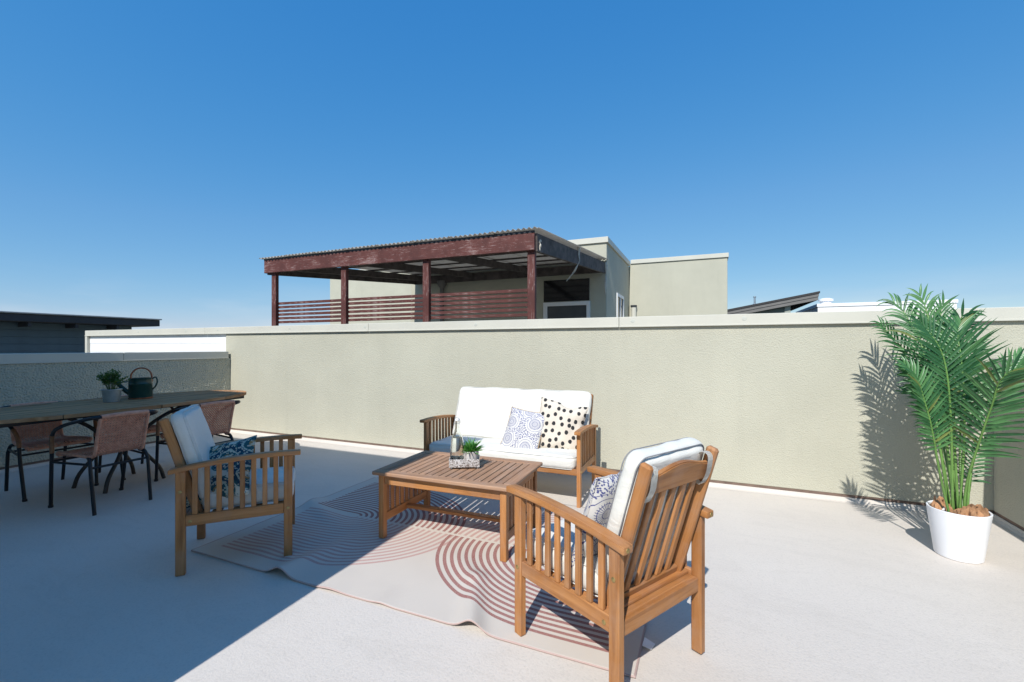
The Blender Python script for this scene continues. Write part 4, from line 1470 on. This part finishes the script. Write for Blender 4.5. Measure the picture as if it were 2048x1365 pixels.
# things on the dining table
hp = thing('potted_herb', 'small leafy green plant in a galvanised pot on the dining table', 'plant', (-5.0, 2.31, DZ))
lathe('pot', hp, [(0, 0), (.056, 0), (.058, .01), (.07, .105), (.076, .108), (.076, .116), (.07, .117), (.066, .105), (.06, .08), (0, .08)], ZINC, seg=36)
lathe('soil', hp, [(0, .098), (.0655, .095), (.0655, .085), (0, .085)], SOIL, seg=24)
vs, fs = [], []
stv, stf = [], []
bmst = bmesh.new()
rnd = random.Random(5)
for k in range(46):
    az = rnd.uniform(0, 2 * pi)
    sp = rnd.uniform(.02, .125)
    hgt = .10 + .115 * (1 - (sp / .13) ** 2) * rnd.uniform(.6, 1.1)
    tip = Vector((cos(az) * sp, sin(az) * sp, .1 + hgt * .9))
    b0 = Vector((cos(az) * .02, sin(az) * .02, .09))
    pth = catmull([b0, (b0 + tip) / 2 + Vector((0, 0, .03)), tip], 4)
    tube_into(bmst, pth, .0013, 4)
    for q, p in enumerate(pth[3:]):
        for e in range(4):
            dd = Vector((rnd.gauss(0, 1), rnd.gauss(0, 1), rnd.gauss(.3, .6))).normalized()
            sd = dd.cross(Vector((rnd.gauss(0, 1), rnd.gauss(0, 1), 1))).normalized()
            ln, wd = rnd.uniform(.014, .024), rnd.uniform(.008, .013)
            a = len(vs)
            vs += [tuple(p), tuple(p + dd * ln * .5 + sd * wd * .5), tuple(p + dd * ln), tuple(p + dd * ln * .5 - sd * wd * .5)]
            fs.append((a, a + 1, a + 2, a + 3))
me = bpy.data.meshes.new('foliage')
me.from_pydata(vs, [], fs)
fo = link('foliage', me, hp, HERBLEAF)
fo['kind'] = 'stuff'
link('stems', mesh_of(bmst, 'stems', True), hp, HERBLEAF)['kind'] = 'stuff'

wcan = thing('watering_can', 'dark green watering can with copper handle on the dining table', 'watering can', (-5.06, 2.57, DZ), radians(52))
# local x: spout points to -x
lathe('can_body', wcan, [(0, .014), (.092, .014), (.094, .02), (.092, .14), (.095, .145), (.092, .152), (.09, .195), (.093, .2), (.088, .2), (.085, .15), (.085, .02), (0, .02)], CANGREEN, seg=40)
lathe('base_band', wcan, [(0, 0), (.094, 0), (.096, .003), (.095, .0138), (0, .0138)], COPPER, seg=40)
tube('spout', wcan, [(-.08, 0, .05), (-.13, 0, .1), (-.18, 0, .165), (-.205, 0, .2)], lambda t: .022 - .008 * t, CANGREEN, 5, 12)
rs = lathe('sprinkler_rose', wcan, [(0, 0), (.013, 0), (.034, .03), (.034, .035), (0, .042)], ROSEMETAL, (-.2, 0, .195), 24)
rs.rotation_euler = (0, radians(-50), 0)
tube('spout_brace', wcan, [(-.085, 0, .17), (-.12, 0, .165), (-.165, 0, .16)], .005, CANGREEN, 5, 8)
tube('carry_handle', wcan, [(-.075, 0, .19), (-.07, 0, .24), (-.035, 0, .285), (.01, 0, .297), (.055, 0, .28), (.083, 0, .235), (.088, 0, .16)], .0075, COPPER, 7, 10)
tube('rear_handle', wcan, [(.09, 0, .19), (.115, 0, .205), (.13, 0, .17), (.118, 0, .12), (.092, 0, .085)], .007, CANGREEN, 6, 10)

# ------------------------------------------------------------------ potted palm
FRONDS = [
    ([(1.444, 3.517, 0.454), (1.488, 3.449, 0.781), (1.509, 3.415, 0.923), (1.514, 3.373, 1.037), (1.538, 3.34, 1.098), (1.587, 3.318, 1.147)], 0.29, 25, 1),
    ([(1.457, 3.588, 0.68), (1.451, 3.575, 0.952), (1.45, 3.607, 1.185), (1.454, 3.653, 1.315), (1.503, 3.739, 1.403)], 0.3, 25, 1),
    ([(1.326, 3.554, 0.676), (1.337, 3.689, 1.003), (1.326, 3.793, 1.253), (1.319, 3.856, 1.348), (1.288, 3.908, 1.447), (1.269, 3.943, 1.512), (1.237, 3.973, 1.558)], 0.25, 26, 1),
    ([(1.395, 3.66, 0.755), (1.405, 3.806, 1.26), (1.384, 3.862, 1.448), (1.376, 3.891, 1.532), (1.361, 3.917, 1.596)], 0.22, 22, 0),
    ([(1.433, 3.709, 0.75), (1.463, 3.852, 1.26), (1.464, 3.896, 1.428), (1.474, 3.922, 1.497), (1.487, 3.928, 1.531)], 0.23, 22, 0),
    ([(1.421, 3.617, 0.764), (1.461, 3.699, 1.259), (1.499, 3.759, 1.369), (1.52, 3.768, 1.439), (1.55, 3.759, 1.457)], 0.22, 22, 0),
    ([(1.269, 3.388, 0.498), (1.206, 3.328, 0.79), (1.166, 3.311, 0.949), (1.141, 3.322, 1.061), (1.098, 3.347, 1.132)], 0.18, 26, 1),
    ([(1.506, 3.653, 0.347), (1.582, 3.795, 0.49), (1.665, 3.918, 0.578), (1.786, 4.035, 0.621)], 0.14, 16, 0),
    ([(1.372, 3.65, 0.598), (1.353, 3.805, 1.011), (1.281, 3.905, 1.209), (1.166, 3.964, 1.396)], 0.2, 24, 0),
    ([(1.425, 3.727, 0.65), (1.444, 3.822, 0.996), (1.463, 3.907, 1.226), (1.422, 3.998, 1.417)], 0.22, 22, 0),
    ([(1.425, 3.727, 0.522), (1.424, 3.857, 0.792), (1.389, 3.951, 0.967), (1.315, 4.006, 1.101)], 0.18, 20, 0),
    ([(1.504, 3.609, 0.527), (1.652, 3.738, 0.885), (1.775, 3.856, 1.094), (1.867, 3.917, 1.189)], 0.2, 20, 0),
    ([(1.353, 3.478, 0.782), (1.339, 3.494, 1.094), (1.306, 3.513, 1.259), (1.237, 3.559, 1.4)], 0.24, 24, 0),
    ([(1.468, 3.8, 0.509), (1.468, 3.92, 0.718), (1.42, 4.008, 0.876), (1.331, 4.057, 0.92)], 0.16, 18, 0),
    ([(1.508, 3.763, 0.586), (1.549, 3.835, 0.901), (1.606, 3.914, 1.111), (1.684, 3.98, 1.26)], 0.2, 20, 0),
]
PP = Vector((1.395, 3.5, 0))
pl = thing('potted_palm', 'tall green potted palm in a round white planter in the right corner', 'plant', PP)
lathe('planter', pl, [(0, 0), (.103, 0), (.108, .004), (.142, .276), (.142, .281), (.139, .283), (.132, .28), (.126, .2), (0, .2)], POTWHITE, seg=64)
lathe('soil', pl, [(0, .235), (.126, .225), (.126, .205), (0, .205)], SOIL, seg=30)
# crumpled dry paper-like moss
rnd = random.Random(11)
for cx0, cy0, rr, hh in ((-.085, .0, .055, .11), (.04, -.06, .085, .08), (.09, -.005, .05, .10), (-.02, -.085, .06, .06)):
    bm = bmesh.new()
    n = 14
    grid = {}
    sd = rnd.uniform(0, 50)
    for i in range(n + 1):
        for j in range(n + 1):
            u, v = -1 + 2 * i / n, -1 + 2 * j / n
            rad = max(0, 1 - (u * u + v * v) * .5)
            z = .245 + hh * rad * (0.45 + 0.9 * abs(mn.noise(Vector((u * 2.2 + sd, v * 2.2, 0))))) + .022 * mn.noise(Vector((u * 5 + sd, v * 5, 3))) + .01 * mn.noise(Vector((u * 11 + sd, v * 11, 3)))
            x, y = cx0 + u * rr + .01 * mn.noise(Vector((u * 4, v * 4, sd))), cy0 + v * rr * .8
            q = math.hypot(x, y)
            if q > .128: x, y = x * .128 / q, y * .128 / q
            grid[i, j] = bm.verts.new((x, y, z))
    for i in range(n):
        for j in range(n):
            bm.faces.new((grid[i, j], grid[i + 1, j], grid[i + 1, j + 1], grid[i, j + 1]))
    link('dry_moss', mesh_of(bm, 'dry_moss'), pl, PAPER)

def leaflet_geo(p, dirv, nrm, ln, wd, droop, rnd):
    """narrow folded leaflet; returns verts, faces"""
    seg = 5
    d_ = dirv.normalized()
    side = d_.cross(nrm).normalized()
    nm = side.cross(d_)
    vs = []
    cur = Vector(p)
    dd = d_.copy()
    for k in range(seg + 1):
        t = k / seg
        ww = wd * (0.45 + 2.2 * t * (1 - t)) * (1 - t ** 3) + .0006
        s_ = dd.cross(nm).normalized()
        up = s_.cross(dd)
        vs += [tuple(cur - s_ * ww / 2 + up * ww * .3), tuple(cur), tuple(cur + s_ * ww / 2 + up * ww * .3)]
        cur = cur + dd * ln / seg
        dd = (dd + Vector((0, 0, -droop / seg)) * (0.4 + 1.4 * t)).normalized()
    fs = []
    for k in range(seg):
        a = 3 * k
        fs += [(a, a + 1, a + 4, a + 3), (a + 1, a + 2, a + 5, a + 4)]
    return vs, fs

view = Vector((0.466, 0.885, -0.05))     # mean direction from the seating area towards the corner
for fi, (pts, ln0, n, indiv) in enumerate(FRONDS):
    rnd = random.Random(100 + fi)
    a0 = rnd.uniform(0, 2 * pi)
    off = (Vector(pts[0]) - PP) * 0.45
    base = PP + Vector((max(-.09, min(.09, off.x)) + .01 * cos(a0), max(-.07, min(.07, off.y)) + .01 * sin(a0), .225))
    P = [base] + [Vector(p) for p in pts]
    path = catmull([p - PP for p in P], 8)
    bm = bmesh.new()
    tube_into(bm, path, lambda t: .0062 * (1 - t) ** .7 + .0011, 7)
    fr = link('frond', mesh_of(bm, 'frond', True), pl, GREENSTEM)
    cum = [0]
    for a, b in zip(path, path[1:]): cum.append(cum[-1] + (b - a).length)
    tot = cum[-1]
    s0 = {0: .40, 1: .52, 2: .5, 6: .47, 7: .33}.get(fi, .48)
    # frond plane: mostly facing the sun side with an own twist
    tw = rnd.uniform(-.5, .5)
    face = (Vector((-0.15 + tw, -0.85, 0.55))).normalized()
    allv, allf = [], []
    for k in range(n):
        t = k / (n - 1)
        s = tot * (s0 + (1 - s0) * t * .995)
        i = max(q for q in range(len(cum) - 1) if cum[q] <= s)
        tt = (s - cum[i]) / (cum[i + 1] - cum[i])
        p = path[i].lerp(path[i + 1], min(1, tt))
        tn = (path[min(i + 2, len(path) - 1)] - path[max(i - 1, 0)]).normalized()
        nrm = (face - tn * face.dot(tn)).normalized()
        sd = tn.cross(nrm).normalized()
        lt = ln0 * (0.66 + 1.4 * t * (1 - t)) * (1 - 0.3 * t) * rnd.uniform(.88, 1.1)
        ang = radians(64 - 40 * t) + rnd.uniform(-.08, .08)
        for sg in (-1, 1):
            dr_ = sd * sg * sin(ang) + tn * cos(ang) + nrm * rnd.uniform(.1, .3)
            v_, f_ = leaflet_geo(p, dr_, nrm, lt, .0155 + .004 * (1 - t), rnd.uniform(.3, .8) * (2.6 if fi in (2, 3, 5, 8, 10) else .9), rnd)
            if indiv:
                m = bpy.data.meshes.new('leaflet')
                m.from_pydata(v_, [], f_)
                for q in m.polygons: q.use_smooth = True
                m.materials.append(PALMDRY if rnd.random() < .05 else PALMLEAF)
                link('leaflet', m, fr)
            else:
                b_ = len(allv)
                allv += v_
                allf += [tuple(q + b_ for q in f) for f in f_]
    if allv:
        m = bpy.data.meshes.new('leaflets')
        m.from_pydata(allv, [], allf)
        for q in m.polygons: q.use_smooth = True
        m.materials.append(PALMLEAF)
        link('leaflets', m, fr)['kind'] = 'stuff'
